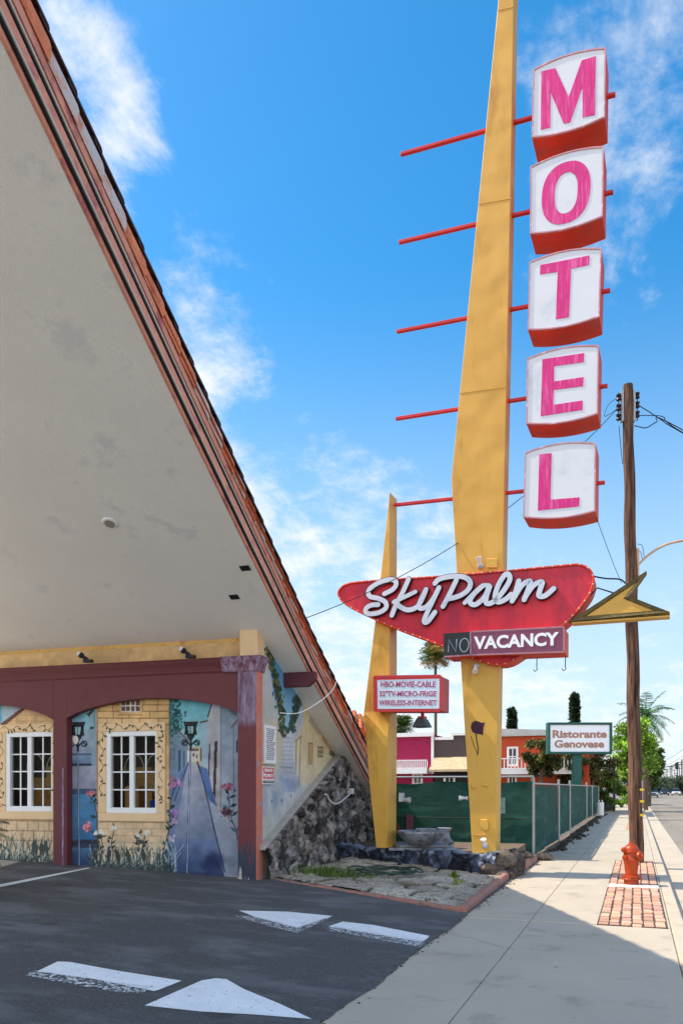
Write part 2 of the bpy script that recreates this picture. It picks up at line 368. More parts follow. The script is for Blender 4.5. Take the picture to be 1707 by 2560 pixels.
g.build('gutter', m_conc2, kind='structure')
# ragged asphalt lip and grit along the sidewalk edge
rl = random.Random(31); g = MB(); yy_ = np.arange(2.0, 10.8, .09); ex = [XS + .012 + .028 * rl.random() + .02 * math.sin(y_ * 2.1) for y_ in yy_]
for i in range(len(yy_) - 1): g.face([(XS - .12, yy_[i], zdr(XS - .12) + .004), (ex[i], yy_[i], .006), (ex[i + 1], yy_[i + 1], .006), (XS - .12, yy_[i + 1], zdr(XS - .12) + .004)])
g.build('asphalt_lip', m_asph, kind='structure')
g = MB()
for i in range(270):
    y_ = rl.uniform(2.0, 19.0); x_ = XS + rl.gauss(.02, .035) if y_ < 10.8 else XS + abs(rl.gauss(0, .05)); r_ = rl.uniform(.004, .014); g.cur = lin(np.array(rl.choice([(70, 62, 54), (96, 84, 66), (84, 78, 70), (120, 108, 90), (74, 82, 48)]))); g.sphere((x_, y_, .008), r_, 5, rl.uniform(.7, 1.6), rl.uniform(.7, 1.8), .6)
o = g.build('grit', M('grit_bits', (90, 80, 66), .95, .1, 8, attr='Col'), None, loc=(XS, 8, 0), kind='stuff'); tag(o, 'grit and dry leaf bits along the edge of the drive and sidewalk', 'grit')
rl = random.Random(5); p_, q_ = onz(1104, 2327), onz(1292, 2378); g = MB(); pr = None
for i in range(40):
    c_ = p_.lerp(q_, i / 39) + Vector((rl.uniform(-.02, .02), rl.uniform(-.035, .035), 0))
    if pr is not None: g.face([(pr.x, pr.y - .004, .0046), (c_.x, c_.y - .004, .0046), (c_.x, c_.y + .004, .0046), (pr.x, pr.y + .004, .0046)])
    pr = c_
g.build('sidewalk_crack', m_joint, kind='structure')
# clay pavers beside the hydrant
m_paver = M('clay_paver', (205, 150, 118), .9, .0, 3, bump=.5, bscale=60, attr='Col')
def pavers(y0, y1, x0, x1):
    g = MB(); nx = 6; wx = (x1 - x0) / nx; y = y0; r = 0
    while y < y1 - .1:
        ln = .155
        for i in range(nx):
            jx, jy = random.uniform(-.006, .006), random.uniform(-.012, .012) + .02 * math.sin(i * 1.9 + r * .4); h = random.uniform(.012, .026)
            g.cur = lin(np.array([214, 164, 138]) * random.uniform(.84, 1.08) + np.array([random.uniform(-6, 6), 0, random.uniform(-8, 8)]))
            a0 = x0 + i * wx + .010 + jx; b0 = y + jy
            g.box(WF, a0, a0 + wx - random.uniform(.016, .03), -.02, h, -b0, -(b0 + ln - random.uniform(.018, .034)))
        y += ln; r += 1
    return g
py0 = onz(1497, 2312).y; py1 = onz(1531, 2219).y; py2 = onz(1531, 2205).y - .05; py3 = onz(1540, 2151).y
g = MB(); g.box(WF, -.46, .36, -.05, .008, -py0 + .02, -py1); g.box(WF, -.46, .36, -.05, .008, -(py1 + .42), -py3); g.build('paver_bed', m_joint, kind='structure')
g = pavers(py0, py1, -.45, .35); pv = pavers(py1 + .43, py3, -.45, .35)
k = len(g.v); g.v += pv.v; g.f += [tuple(i + k for i in f) for f in pv.f]; g.c += pv.c
g.build('paver_strip', m_paver, kind='structure', bevel=.006)
g = MB(); g.box(WF, -.45, .36, -.05, .02, -(py1 + .01), -(py1 + .42)); g.build('hydrant_pad', M('pale_concrete', (205, 202, 196), .85, .06, 3, bump=.2), kind='structure', bevel=.008)
# patch of brick and dirt further along, weeds by the pole
g = MB(); yb = onz(1560, 2075).y; g.box(WF, -.4, .3, -.05, .012, -yb, -(yb + 7)); g.build('brick_patch', m_paver if False else M('old_brick', (186, 140, 112), .9, .2, 6, bump=.6, bscale=12), kind='structure')
# painted markings on the driveway
m_paint = M('road_paint', (226, 226, 224), .7, .05, 4, bump=.25, bscale=60)
def worn(name, c, thr):
    m = M(name, c, .75, .08, 5, bump=.3, bscale=70); t = m.node_tree; L = t.links
    tc = N(t, 'ShaderNodeTexCoord'); n = N(t, 'ShaderNodeTexNoise'); n.inputs['Scale'].default_value = 26; n.inputs['Detail'].default_value = 8; n.inputs['Roughness'].default_value = .75
    L.new(tc.outputs['Object'], n.inputs['Vector']); r = N(t, 'ShaderNodeMapRange'); L.new(n.outputs[0], r.inputs[0]); r.inputs[1].default_value = thr - .02; r.inputs[2].default_value = thr + .02
    L.new(r.outputs[0], t.nodes['Principled BSDF'].inputs['Alpha']); return m
m_worn = worn('worn_paint', (214, 216, 218), .52); m_paintw = worn('road_paint_full', (232, 233, 234), .375)
def mark(name, pts, mat, z):
    P = []
    for p in pts:
        for _ in range(1): pass
        d = ray(*p); nrm = Vector((KD, 0, 1)); k = (Vector((XS, 0, 0)) - CAM).dot(nrm) / d.dot(nrm); q = CAM + d * k; P.append((q.x, q.y, zdr(q.x) + z))
    a = sum(P[i][0] * P[(i + 1) % len(P)][1] - P[(i + 1) % len(P)][0] * P[i][1] for i in range(len(P)))
    if a < 0: P.reverse()
    g = MB(); g.face(P); return g.build(name, mat, kind='structure')
mark('painted_arrowhead', [(362, 2515), (505, 2452), (540, 2447), (566, 2449), (610, 2474), (700, 2511), (780, 2549), (640, 2538), (500, 2530)], m_paintw, .005)
mark('painted_stripe', [(92, 2430), (145, 2405), (175, 2406), (300, 2429), (455, 2453), (400, 2475), (386, 2479), (230, 2448)], m_paintw, .005)
mark('worn_stripe_edge', [(60, 2440), (92, 2428), (386, 2470), (355, 2485), (300, 2484), (170, 2462)], m_worn, .009)
mark('painted_arrowhead', [(597, 2277), (720, 2280), (832, 2291), (742, 2321), (640, 2294)], m_paintw, .005)
mark('worn_arrow_edge', [(580, 2290), (640, 2292), (742, 2318), (832, 2290), (815, 2303), (742, 2334), (690, 2322)], m_worn, .009)
mark('painted_stripe', [(857, 2305), (930, 2313), (1085, 2343), (1060, 2357), (820, 2317)], m_paintw, .005)
mark('worn_stripe_edge', [(811, 2326), (835, 2317), (1062, 2354), (1050, 2370), (900, 2342)], m_worn, .009)
mark('worn_stripe_edge', [(640, 2271), (760, 2277), (845, 2288), (720, 2282)], worn('worn_paint_faint', (190, 192, 196), .62), .007)
mark('painted_line', [(-60, 2226), (0, 2212), (218, 2170), (228, 2171), (0, 2219), (-60, 2232)], m_paint, .006)

# ---------------------------------------------------------------- motel building
BY = 4.0; C0 = Vector((-5.956, 12.084, 0)); bv = Vector((math.cos(R(BY)), math.sin(R(BY)), 0)); bu = Vector((-math.sin(R(BY)), math.cos(R(BY)), 0))
FWF = Fr(C0, bv, up); SWF = Fr(C0, bu, up)           # front wall (c towards us), side wall (c towards the street)
ZS, SL = 4.37, .415
def zsof(u): return ZS - SL * u
def vrake(u): return float(np.interp(u, [-12.4, -7.36, -4.1, -2.12, 1.28, 3.87, 9.9], [1.16, .915, .72, .616, .458, .40, .28]))
def BP(v, u, z): return C0 + bv * v + bu * u + up * z
motel = thing('motel_building', C0, 'motel building with a mural of an alley behind maroon arches under a steep white roof', 'building')
m_stucco_w = M('white_stucco', (242, 241, 236), .9, .04, .8, bump=.5, bscale=70, c2=(228, 229, 229), c2amt=.10, c2scale=1.6, detail=9)
m_yellow = M('ochre_stucco', (222, 176, 104), .85, .10, 3, bump=.5, bscale=40, c2=(196, 142, 74), c2amt=.25, c2scale=3)
m_tan = M('tan_stucco', (232, 198, 154), .9, .06, 3, bump=.4, bscale=60)
m_maroon = M('maroon_paint', (104, 50, 54), .6, .08, 3, bump=.3, bscale=50)
m_maroon_w = M('weathered_maroon', (112, 64, 78), .7, .2, 6, bump=.4, bscale=30, c2=(160, 140, 164), c2amt=.5, c2scale=9, c2str=(2.2, 2.2, .35))
m_pink = M('salmon_board', (222, 150, 126), .7, .12, 3, bump=.25, bscale=40, c2=(176, 98, 96), c2amt=.3, c2scale=2.5)
m_black = M('black_iron', (26, 26, 28), .5, .2, 6)
m_white = M('white_vinyl', (232, 233, 232), .4, .03, 3)
m_mural = M('mural_paint', (200, 200, 200), .75, .03, 8, attr='Col', bump=.35, bscale=60)

# windows: rectangles in wall coordinates
MC = -.2
def wrect(x0, y0, x1, y1):
    a0, b1 = FWF.px(x0, y0, MC); a1, b0 = FWF.px(x1, y1, MC); return (a0, a1, b0, b1)
WR = wrect(268.5, 1830, 394, 2033); w0 = wrect(18.6, 1832, 60, 2028); WL = (w0[0], w0[0] + WR[1] - WR[0], w0[2], w0[3])
def paint_front():
    P = Painter(FWF, MC, -5.75, -.02, .0, 4.2, .0115, (226, 186, 130))
    r = random.Random(5)
    # ---- right bay
    P.zoom(240, 1680, .2679)
    P.rect(12, 150, 690, 1950, (230, 192, 136), (236, 206, 170))
    P.rect(12, 150, 690, 430, (228, 184, 116), alpha=.6)
    for i, yy in enumerate((250, 305, 365, 430, 490)):
        P.line([(16, yy), (690, yy + 2)], .016, (116, 80, 40), .8)
        if i < 4:
            for xx in ((95, 245, 450, 580), (30, 160, 440, 575), (165, 310, 505), (105, 245, 410, 585))[i]: P.line([(xx, yy), (xx, (250, 305, 365, 430, 490)[i + 1])], .014, (116, 80, 40), .8)
    ly = (1400, 1460, 1525, 1590, 1655, 1715)
    for i, yy in enumerate(ly):
        P.line([(16, yy), (690, yy + 6)], .010, (150, 116, 80), .6)
        if i < 5:
            for xx in range(110 + (i % 2) * 80, 690, 165): P.line([(xx, yy), (xx, ly[i + 1])], .010, (150, 116, 80), .55)
    P.rect(216, 215, 437, 402, (218, 176, 122)); P.rect(234, 215, 412, 372, (236, 228, 216))
    for i in range(4):
        for j in range(3): P.rect(241 + i * 43.5, 205 + j * 58, 277 + i * 43.5, 255 + j * 55, (112, 86, 70))
    P.line([(216, 400), (437, 402)], .014, (150, 104, 60))
    # alley
    P.fill([(690, 200), (1330, 200), (1330, 700), (690, 700)], (104, 186, 200), (166, 210, 216))
    P.fill([(690, 470), (770, 540), (862, 640), (862, 870), (750, 1010), (690, 1100)], (134, 158, 176), (110, 134, 160))
    P.line([(690, 462), (765, 540), (862, 640)], .03, (120, 92, 84))
    for _ in range(150):
        x, yv = r.gauss(735, 40), r.gauss(440, 90); P.dot((max(693, x), max(270, yv)), r.uniform(.012, .035), r.choice([(34, 92, 92), (52, 118, 110), (24, 70, 76), (90, 150, 150)]), .8)
    P.rect(700, 715, 738, 815, (74, 84, 110)); P.rect(706, 722, 732, 808, (120, 140, 166)); P.rect(768, 730, 792, 960, (66, 84, 110)); P.rect(815, 735, 830, 900, (80, 100, 124))
    P.fill([(980, 462), (1042, 455), (1042, 890), (975, 880)], (172, 200, 214)); P.line([(975, 470), (1042, 455)], .03, (104, 80, 76))
    P.rect(976, 710, 988, 830, (60, 60, 76))
    P.fill([(1042, 420), (1075, 295), (1166, 250), (1166, 1270), (1120, 1260), (1042, 900)], (200, 206, 208), (176, 164, 164)); P.fill([(1036, 420), (1078, 285), (1092, 285), (1052, 420)], (78, 70, 80))
    P.fill([(1166, 200), (1330, 200), (1330, 1500), (1166, 1290)], (146, 166, 184), (168, 172, 182)); P.line([(1166, 250), (1166, 1280)], .02, (120, 126, 144)); P.line([(1285, 480), (1285, 1300)], .02, (112, 130, 154))
    P.fill([(1166, 200), (1330, 200), (1330, 420), (1260, 390)], (108, 118, 130), alpha=.7)
    P.line([(1330, 440), (1265, 520)], .03, (110, 96, 90))
    P.fill([(1055, 680), (1068, 665), (1058, 1040), (1045, 1010)], (58, 50, 64)); P.fill([(1106, 650), (1136, 640), (1116, 1180), (1092, 1130)], (62, 50, 62)); P.rect(1310, 640, 1326, 750, (72, 70, 90))
    P.rect(855, 735, 966, 838, (226, 216, 206)); P.rect(870, 715, 960, 737, (110, 100, 108)); P.rect(905, 760, 920, 790, (90, 80, 92)); P.rect(936, 770, 948, 808, (90, 80, 92))
    P.fill([(690, 1010), (862, 850), (862, 1910), (640, 1910), (690, 1300)], (122, 138, 170), (110, 124, 160))
    P.fill([(862, 850), (948, 838), (1200, 1910), (650, 1910)], (188, 186, 190), (92, 112, 148))
    P.fill([(760, 1560), (1100, 1560), (1200, 1910), (660, 1910)], (116, 134, 176), (30, 48, 98), alpha=.8)
    P.fill([(862, 850), (700, 1230), (690, 1100), (750, 1010)], (86, 120, 166), (110, 136, 176))
    P.fill([(945, 838), (1135, 1262), (1330, 1500), (1330, 1910), (1200, 1910)], (178, 184, 194), (146, 154, 174))
    P.fill([(945, 838), (975, 880), (1040, 900), (1092, 1130), (1135, 1262), (1060, 1200)], (98, 130, 180), (70, 100, 156))
    P.line([(948, 840), (1020, 1090), (1100, 1450), (1200, 1860)], .028, (44, 56, 84)); P.line([(862, 855), (795, 1030), (735, 1200)], .022, (56, 72, 104))
    for _ in range(240):
        x, yv = r.uniform(700, 1190), r.uniform(900, 1900); hw = (yv - 840) * .27; x = max(905 - hw, min(925 + hw * .95, x))
        dk = (yv - 900) / 1000; P.dot((x, yv), r.uniform(.03, .10), (150 - 110 * dk * r.random(), 156 - 90 * dk * r.random(), 190 - 50 * dk), .12, ry=r.uniform(.02, .05), soft=.05)
    for _ in range(40): P.dot((r.gauss(1100, 50), r.gauss(1770, 50)), r.uniform(.04, .1), (24, 34, 74), .16, soft=.06)
    P.line([(686, 245), (686, 1500)], .02, (150, 112, 80))
    def lamp(x, y, k, base):
        dk = (26, 28, 36)
        P.line([(x, y + 235 * k), base], .036, (40, 52, 84)); P.line([(x + 1, y + 235 * k), (base[0] + 1, base[1])], .013, (208, 218, 232))
        P.fill([(x - 66 * k, y), (x + 66 * k, y), (x + 40 * k, y + 28 * k), (x - 40 * k, y + 28 * k)], (44, 40, 44))
        P.fill([(x - 50 * k, y + 26 * k), (x + 50 * k, y + 26 * k), (x + 56 * k, y + 110 * k), (x + 24 * k, y + 140 * k), (x - 24 * k, y + 140 * k), (x - 56 * k, y + 110 * k)], dk)
        P.fill([(x - 28 * k, y + 44 * k), (x + 26 * k, y + 44 * k), (x + 20 * k, y + 112 * k), (x - 20 * k, y + 112 * k)], (150, 190, 190)); P.line([(x - 2, y + 40 * k), (x - 2, y + 120 * k)], .016, dk)
        P.line([(x - 60 * k, y + 5 * k), (x - 44 * k, y + 60 * k), (x - 52 * k, y + 120 * k)], .03, dk); P.line([(x + 60 * k, y + 5 * k), (x + 44 * k, y + 60 * k), (x + 52 * k, y + 120 * k)], .03, dk)
        P.line([(x, y + 130 * k), (x, y + 260 * k)], .042, dk); P.line([(x - 30 * k, y + 135 * k), (x, y + 175 * k), (x + 30 * k, y + 135 * k)], .03, dk)
        for sg in (-1, 1):
            P.line([(x + sg * (8 + t * 68) * k, y + (220 - 34 * math.sin(t * 3.0)) * k) for t in (0, .2, .4, .6, .8, 1.0)], .026, dk)
            P.line([(x + sg * (58 + 24 * math.cos(t)) * k, y + (198 + 24 * math.sin(t)) * k) for t in np.linspace(-2.4, 3.2, 14)], .022, dk)
    lamp(885, 462, 1.0, (848, 1895))
    # ---- left sliver of the same alley and the left house
    P.zoom(0, 1640, .2467)
    P.fill([(560, 500), (992, 500), (992, 800), (560, 800)], (112, 182, 200), (160, 204, 214)); P.fill([(905, 620), (992, 520), (992, 1330), (905, 1100)], (150, 186, 190), (120, 150, 168)); P.fill([(880, 590), (965, 520), (980, 520), (905, 620)], (84, 76, 84))
    P.fill([(915, 720), (948, 715), (938, 1130), (915, 1090)], (66, 56, 66)); P.rect(968, 830, 982, 905, (52, 46, 56)); P.line([(958, 560), (958, 1250)], .018, (96, 130, 140))
    P.rect(560, 740, 994, 1345, (160, 182, 192), (128, 150, 168))
    P.fill([(560, 760), (840, 760), (905, 1100), (985, 1340), (560, 1340)], (150, 172, 196), (168, 166, 180))
    for (y0, y1, c0, c1) in ((985, 1008, (84, 96, 116), (96, 108, 128)), (1008, 1090, (132, 164, 196), (120, 140, 170)), (1090, 1116, (50, 60, 84), (60, 70, 92)), (1116, 1345, (172, 176, 194), (150, 152, 172)), (1345, 1405, (60, 84, 118), (66, 98, 134)), (1405, 1860, (86, 150, 196), (60, 116, 164)), (1860, 1945, (40, 48, 66), (54, 60, 80)), (1945, 2160, (84, 130, 168), (34, 50, 88))):
        P.rect(560, y0, 995 if y0 > 1100 else 930, y1, c0, c1)
    for _ in range(120): P.dot((r.uniform(700, 990), r.uniform(1400, 2140)), r.uniform(.03, .08), r.choice([(28, 76, 140), (40, 100, 170), (130, 180, 204), (110, 120, 130)]), .16, ry=r.uniform(.01, .04), soft=.04)
    P.rect(700, 1640, 760, 1880, (120, 128, 136), alpha=.4)
    lamp(792, 668, 1.12, (806, 2150)); P.dot((768, 850), .06, (236, 232, 222), ry=.08)
    P.rect(985, 500, 1000, 2160, (196, 150, 104))
    P.fill([(-800, 300), (560, 300), (560, 2160), (-800, 2160)], (230, 190, 134), (236, 206, 168))
    for i, yy in enumerate(range(540, 720, 60)):
        P.line([(100, yy), (560, yy)], .012, (176, 130, 72), .6)
        for xx in range(120 + (i % 2) * 50, 540, 100): P.line([(xx, yy), (xx, yy + 60)], .012, (176, 130, 72), .55)
    for i, yy in enumerate(range(1660, 1960, 100)):
        P.line([(-600, yy), (560, yy + 14)], .022, (158, 124, 96), .7)
        for xx in range(-580 + (i % 2) * 60, 560, 108): P.line([(xx, yy), (xx, yy + 104)], .022, (158, 124, 96), .6)
    P.fill([(-800, 300), (300, 300), (255, 505), (30, 690), (-800, 1200)], (190, 204, 212), (150, 190, 206)); P.rect(-200, 400, 24, 690, (104, 176, 204))
    P.fill([(0, 690), (240, 510), (290, 515), (60, 705)], (150, 108, 84))
    for i in range(9): P.line([(20 + i * 28, 694 - i * 21), (44 + i * 28, 690 - i * 21)], .03, (74, 52, 48))
    # roses, leaves and grass over everything
    def rose(p, kk, cl):
        x, yv = P.q(p)
        for _ in range(26): P.dot((x + r.gauss(0, .045 * kk), yv + r.gauss(0, .035 * kk)), r.uniform(.014, .034) * kk, np.array(cl) * r.uniform(.65, 1.25) + r.uniform(0, 25), .9, raw=True)
    def vine(pts, n, cl=((40, 70, 64), (58, 96, 92), (34, 44, 44), (70, 110, 110))):
        Q = [P.q(p) for p in pts]; P.line(Q, .018, (52, 66, 60), raw=True)
        for i in range(n):
            t = r.uniform(0, len(Q) - 1.001); j = int(t); f = t - j; x = Q[j][0] * (1 - f) + Q[j + 1][0] * f; yv = Q[j][1] * (1 - f) + Q[j + 1][1] * f
            P.leaf((x, yv), r.choice([r.uniform(.1, 1.2), r.uniform(1.9, 3.0)]), r.uniform(.09, .17), r.uniform(.02, .038), r.choice(cl))
    vine([(905, 1420), (950, 1470), (985, 1600), (990, 1780), (980, 2000)], 9); rose((915, 1395), .9, (190, 104, 112)); vine([(890, 1740), (940, 1790), (1010, 1880), (1040, 2050)], 6); rose((890, 1730), 1, (224, 130, 140))
    P.zoom(240, 1680, .2679)
    vine([(735, 1060), (705, 1180), (690, 1330), (680, 1480), (645, 1620), (610, 1740)], 16); vine([(730, 1330), (695, 1430), (660, 1560)], 6); vine([(700, 1590), (660, 1660), (640, 1780)], 5)
    rose((730, 1040), 1.15, (170, 110, 150)); rose((733, 1310), 1.0, (150, 112, 176)); rose((725, 1400), .9, (170, 150, 180)); rose((705, 1560), .8, (190, 180, 196))
    vine([(1235, 1110), (1245, 1230), (1265, 1370), (1310, 1480), (1320, 1560)], 12, ((44, 70, 78), (60, 110, 122), (30, 40, 46), (90, 140, 146))); rose((1230, 1075), 1.0, (140, 70, 96)); rose((1210, 1310), 1.0, (72, 36, 52))
    for (p, q) in (((60, 1700), (45, 1500)), ((110, 1700), (175, 1450)), ((400, 1740), (465, 1500)), ((395, 1640), (400, 1530)), ((30, 1650), (0, 1500))):
        vine([p, ((p[0] + q[0]) / 2 + 8, (p[1] + q[1]) / 2), q], 6, ((60, 64, 58), (44, 46, 42), (84, 88, 80)))
        for _ in range(8):
            x, yv = P.q(q); P.dot((x + r.gauss(0, .03), yv + r.gauss(0, .02)), r.uniform(.012, .028), (236, 236, 230), .9, raw=True)
    def grass(x0, x1, y0, hh, n, cl, w=.011):
        for _ in range(n):
            x = r.uniform(x0, x1); yv = y0 + r.uniform(-20, 25); h = hh * r.uniform(.35, 1.0); P.line([(x, yv), (x + r.gauss(0, 12), yv - h * .6), (x + r.gauss(0, 32), yv - h)], w * r.uniform(.6, 1.5), r.choice(cl), .9)
    G = [(52, 72, 70), (38, 54, 56), (78, 96, 88), (150, 164, 156), (214, 220, 214), (62, 84, 70)]
    grass(-60, 700, 1860, 260, 240, G); grass(640, 760, 1870, 300, 40, [(200, 210, 220), (90, 120, 140), (60, 80, 100)])
    for xx in (225, 320, 455, 20, 120): x, yv = P.q((xx, 1800)); P.leaf((x, yv), r.uniform(1.3, 1.9), .34, .05, (72, 70, 60))
    grass(-60, 720, 1880, 110, 260, [(30, 40, 48), (44, 60, 66), (60, 76, 70), (110, 124, 120)])
    P.zoom(0, 1640, .2467)
    grass(-900, 540, 2120, 330, 330, G); grass(-900, 540, 2150, 150, 330, [(26, 36, 44), (36, 54, 60), (52, 68, 64), (110, 124, 120)])
    for xx in (340, 410, 430, 500, 380): x, yv = P.q((xx, 2040)); P.leaf((x, yv), r.uniform(1.2, 1.9), .36, .05, (70, 78, 72))
    P.mottle(.16, 2.2, 3); P.mottle(.13, 8, 8)
    hol = [(w[0] + .03, w[1] - .03, w[2] + .03, w[3] - .03) for w in (WR, WL)]
    P.mesh('front_mural', m_mural, motel, hol)
paint_front()

def wall_box(name, mat, fr, a0, a1, b0, b1, c0, c1, bevel=0, parent=motel):
    g = MB(); g.box(fr, a0, a1, b0, b1, c0, c1); return g.build(name, mat, parent, bevel=bevel)
m_glass = bpy.data.materials.new('window_glass'); m_glass.use_nodes = True
def _glass(m):
    t = m.node_tree; b = t.nodes['Principled BSDF']; b.inputs['Base Color'].default_value = (.02, .025, .03, 1); b.inputs['Roughness'].default_value = .03
    tr = N(t, 'ShaderNodeBsdfTransparent'); tr.inputs[0].default_value = (.85, .9, .88, 1); mx = N(t, 'ShaderNodeMixShader'); fr = N(t, 'ShaderNodeFresnel'); fr.inputs[0].default_value = 1.5
    mr = math_(t, 'ADD', math_(t, 'MULTIPLY', fr.outputs[0], .9), .06)
    t.links.new(mr, mx.inputs[0]); t.links.new(tr.outputs[0], mx.inputs[1]); t.links.new(b.outputs[0], mx.inputs[2]); t.links.new(mx.outputs[0], t.nodes['Material Output'].inputs[0])
_glass(m_glass)
m_room = M('room_wall', (120, 96, 66), .9, .2, 2); m_wood = M('room_wood', (196, 140, 66), .5, .25, 3, stretch=(1, 1, 6)); m_cream = M('curtain_cream', (226, 210, 180), .9, .1, 5)
def window(w, sill_extra=.0, decor=0):
    a0, a1, b0, b1 = w; F = FWF; fw_ = .085
    g = MB()
    for (x0, x1, y0, y1) in ((a0, a1, b1 - .085, b1), (a0, a1, b0, b0 + .095), (a0, a0 + .09, b0 + .095, b1 - .085), (a1 - .03, a1, b0 + .095, b1 - .085)): g.box(F, x0, x1, y0, y1, MC - .09, MC + .03)
    root = g.build('window', m_white, motel, bevel=.006)
    ia, ib, ja, jb = a0 + .09, a1 - .03, b0 + .095, b1 - .085; mid = a0 + (a1 - a0) * .50
    g = MB(); g.box(F, mid - .045, mid + .045, ja, jb, MC - .07, MC + .018); g.build('window_mullion', m_white, root, bevel=.005)
    g = MB()
    for (x0, x1) in ((ia, mid - .045), (mid + .045, ib)):
        xm = (x0 + x1) / 2; g.box(F, xm - .013, xm + .013, ja, jb, MC - .05, MC - .028)
        for k in (1, 2, 3):
            y = ja + (jb - ja) * k / 4; g.box(F, x0, xm - .013, y - .012, y + .012, MC - .05, MC - .03); g.box(F, xm + .013, x1, y - .012, y + .012, MC - .05, MC - .03)
    g.build('muntins', m_white, root)
    g = MB(); g.face([F.pt(ia, ja, MC - .04), F.pt(ib, ja, MC - .04), F.pt(ib, jb, MC - .04), F.pt(ia, jb, MC - .04)]); g.build('window_pane', m_glass, root)
    d = MC - 1.3; g = MB(); e = .25
    g.face([F.pt(a0 - e, b0 - .5, d), F.pt(a1 + e, b0 - .5, d), F.pt(a1 + e, b1 + e, d), F.pt(a0 - e, b1 + e, d)])
    g.face([F.pt(a0 - e, b0 - .5, d), F.pt(a0 - e, b1 + e, d), F.pt(a0 - e, b1 + e, MC - .1), F.pt(a0 - e, b0 - .5, MC - .1)]); g.face([F.pt(a1 + e, b0 - .5, d), F.pt(a1 + e, b0 - .5, MC - .1), F.pt(a1 + e, b1 + e, MC - .1), F.pt(a1 + e, b1 + e, d)])
    g.face([F.pt(a0 - e, b1 + e, d), F.pt(a1 + e, b1 + e, d), F.pt(a1 + e, b1 + e, MC - .1), F.pt(a0 - e, b1 + e, MC - .1)]); g.face([F.pt(a0 - e, b0 - .5, d), F.pt(a0 - e, b0 - .5, MC - .1), F.pt(a1 + e, b0 - .5, MC - .1), F.pt(a1 + e, b0 - .5, d)])
    g.build('room_shell', m_room, root)
    g = MB(); h = jb - ja; wd = ib - ia
    if decor == 0:
        g.box(F, ia, ib, ja - .3, ja + h * .52, d + .25, d + .7); g.box(F, ia - .1, ia + wd * .55, ja + h * .52, ja + h * .58, d + .2, d + .75); g.box(F, ia + wd * .1, ia + wd * .42, ja, ja + h * .30, MC - .5, MC - .3); g.box(F, ia + wd * .6, ia + wd * .72, ja, ja + h * .22, MC - .4, MC - .3)
    else:
        g.box(F, ia, ia + wd * .45, ja - .3, ja + h * .42, d + .2, d + .7); g.box(F, mid + .1, ib, ja - .3, ja + h * .58, MC - .5, MC - .35)
        for k in range(3): g.tube([F.pt(mid + .08 + t * .5, ja + .12 + k * .12 + .06 * math.cos(t * 14 + k), MC - .33) for t in np.linspace(0, 1, 14)], .018, 6)
    g.build('wooden_counter', m_wood, root)
    g = MB()
    for k in range(2):
        x = ia + wd * (.22 + .5 * k); g.tube([F.pt(x + .2 * math.cos(t), ja + h * .52 + .26 * math.sin(t) * 1.2, MC - .45) for t in np.linspace(0, math.pi, 14)], .012, 6)
    g.box(F, ia + wd * .62, ia + wd * .86, ja + h * .15, ja + h * .40, d + .72, d + .75)
    g.build('chair_back', m_cream, root)
    if decor == 0: g = MB(); g.box(F, ib - wd * .3, ib, ja - .05, ja + h * .10, MC - .45, MC - .25); g.build('blue_cushion', M('blue_cloth', (30, 60, 150), .8), root)
    # raised painted surround
    s0, s1, t0, t1 = (a0 - .16, a1 + .17, b0 - .15, b1 + .15); g = MB()
    for (x0, x1, y0, y1) in ((s0, s1, b1, t1), (s0, s1, t0, b0), (s0, a0, b0, b1), (a1, s1, b0, b1)): g.box(F, x0, x1, y0, y1, MC + .001, MC + .045)
    g.build('window_surround', m_tan, motel, bevel=.012)
    g = MB(); rr = random.Random(int(a0 * 100)); c = MC + .047
    def strip(p, q, wd_):
        (x0, y0), (x1, y1) = p, q; dx, dy = x1 - x0, y1 - y0; l = math.hypot(dx, dy); nx, ny = -dy / l * wd_ / 2, dx / l * wd_ / 2
        g.face([F.pt(x0 - nx, y0 - ny, c), F.pt(x1 - nx, y1 - ny, c), F.pt(x1 + nx, y1 + ny, c), F.pt(x0 + nx, y0 + ny, c)])
    def run(p, q, horiz):
        n = 22; prev = None
        for i in range(n + 1):
            t = i / n; o = .045 * math.sin(i * 1.25) + rr.uniform(-.012, .012); x = p[0] + (q[0] - p[0]) * t + (0 if horiz else o); y = p[1] + (q[1] - p[1]) * t + (o if horiz else 0)
            if prev and rr.random() < .93: strip(prev, (x, y), .011)
            if rr.random() < .55:
                an = rr.uniform(0, 6.28); ln = rr.uniform(.05, .09); p2 = (x + ln * math.cos(an), y + ln * math.sin(an)); pm = ((x + p2[0]) / 2, (y + p2[1]) / 2); nx, ny = -math.sin(an) * .02, math.cos(an) * .02
                g.face([F.pt(x, y, c), F.pt(pm[0] - nx, pm[1] - ny, c), F.pt(*p2, c), F.pt(pm[0] + nx, pm[1] + ny, c)])
            prev = (x, y)
    run((s0 + .08, b1 + .075), (s1 - .08, b1 + .075), True); run((s0 + .07, b1), (s0 + .07, b0 + .25), False); run((s1 - .08, b1), (s1 - .08, b0 + .2), False)
    g.build('painted_vine', M('vine_paint', (84, 84, 58), .8, .3, 9), motel)
window(WR, decor=0); window(WL, decor=1)

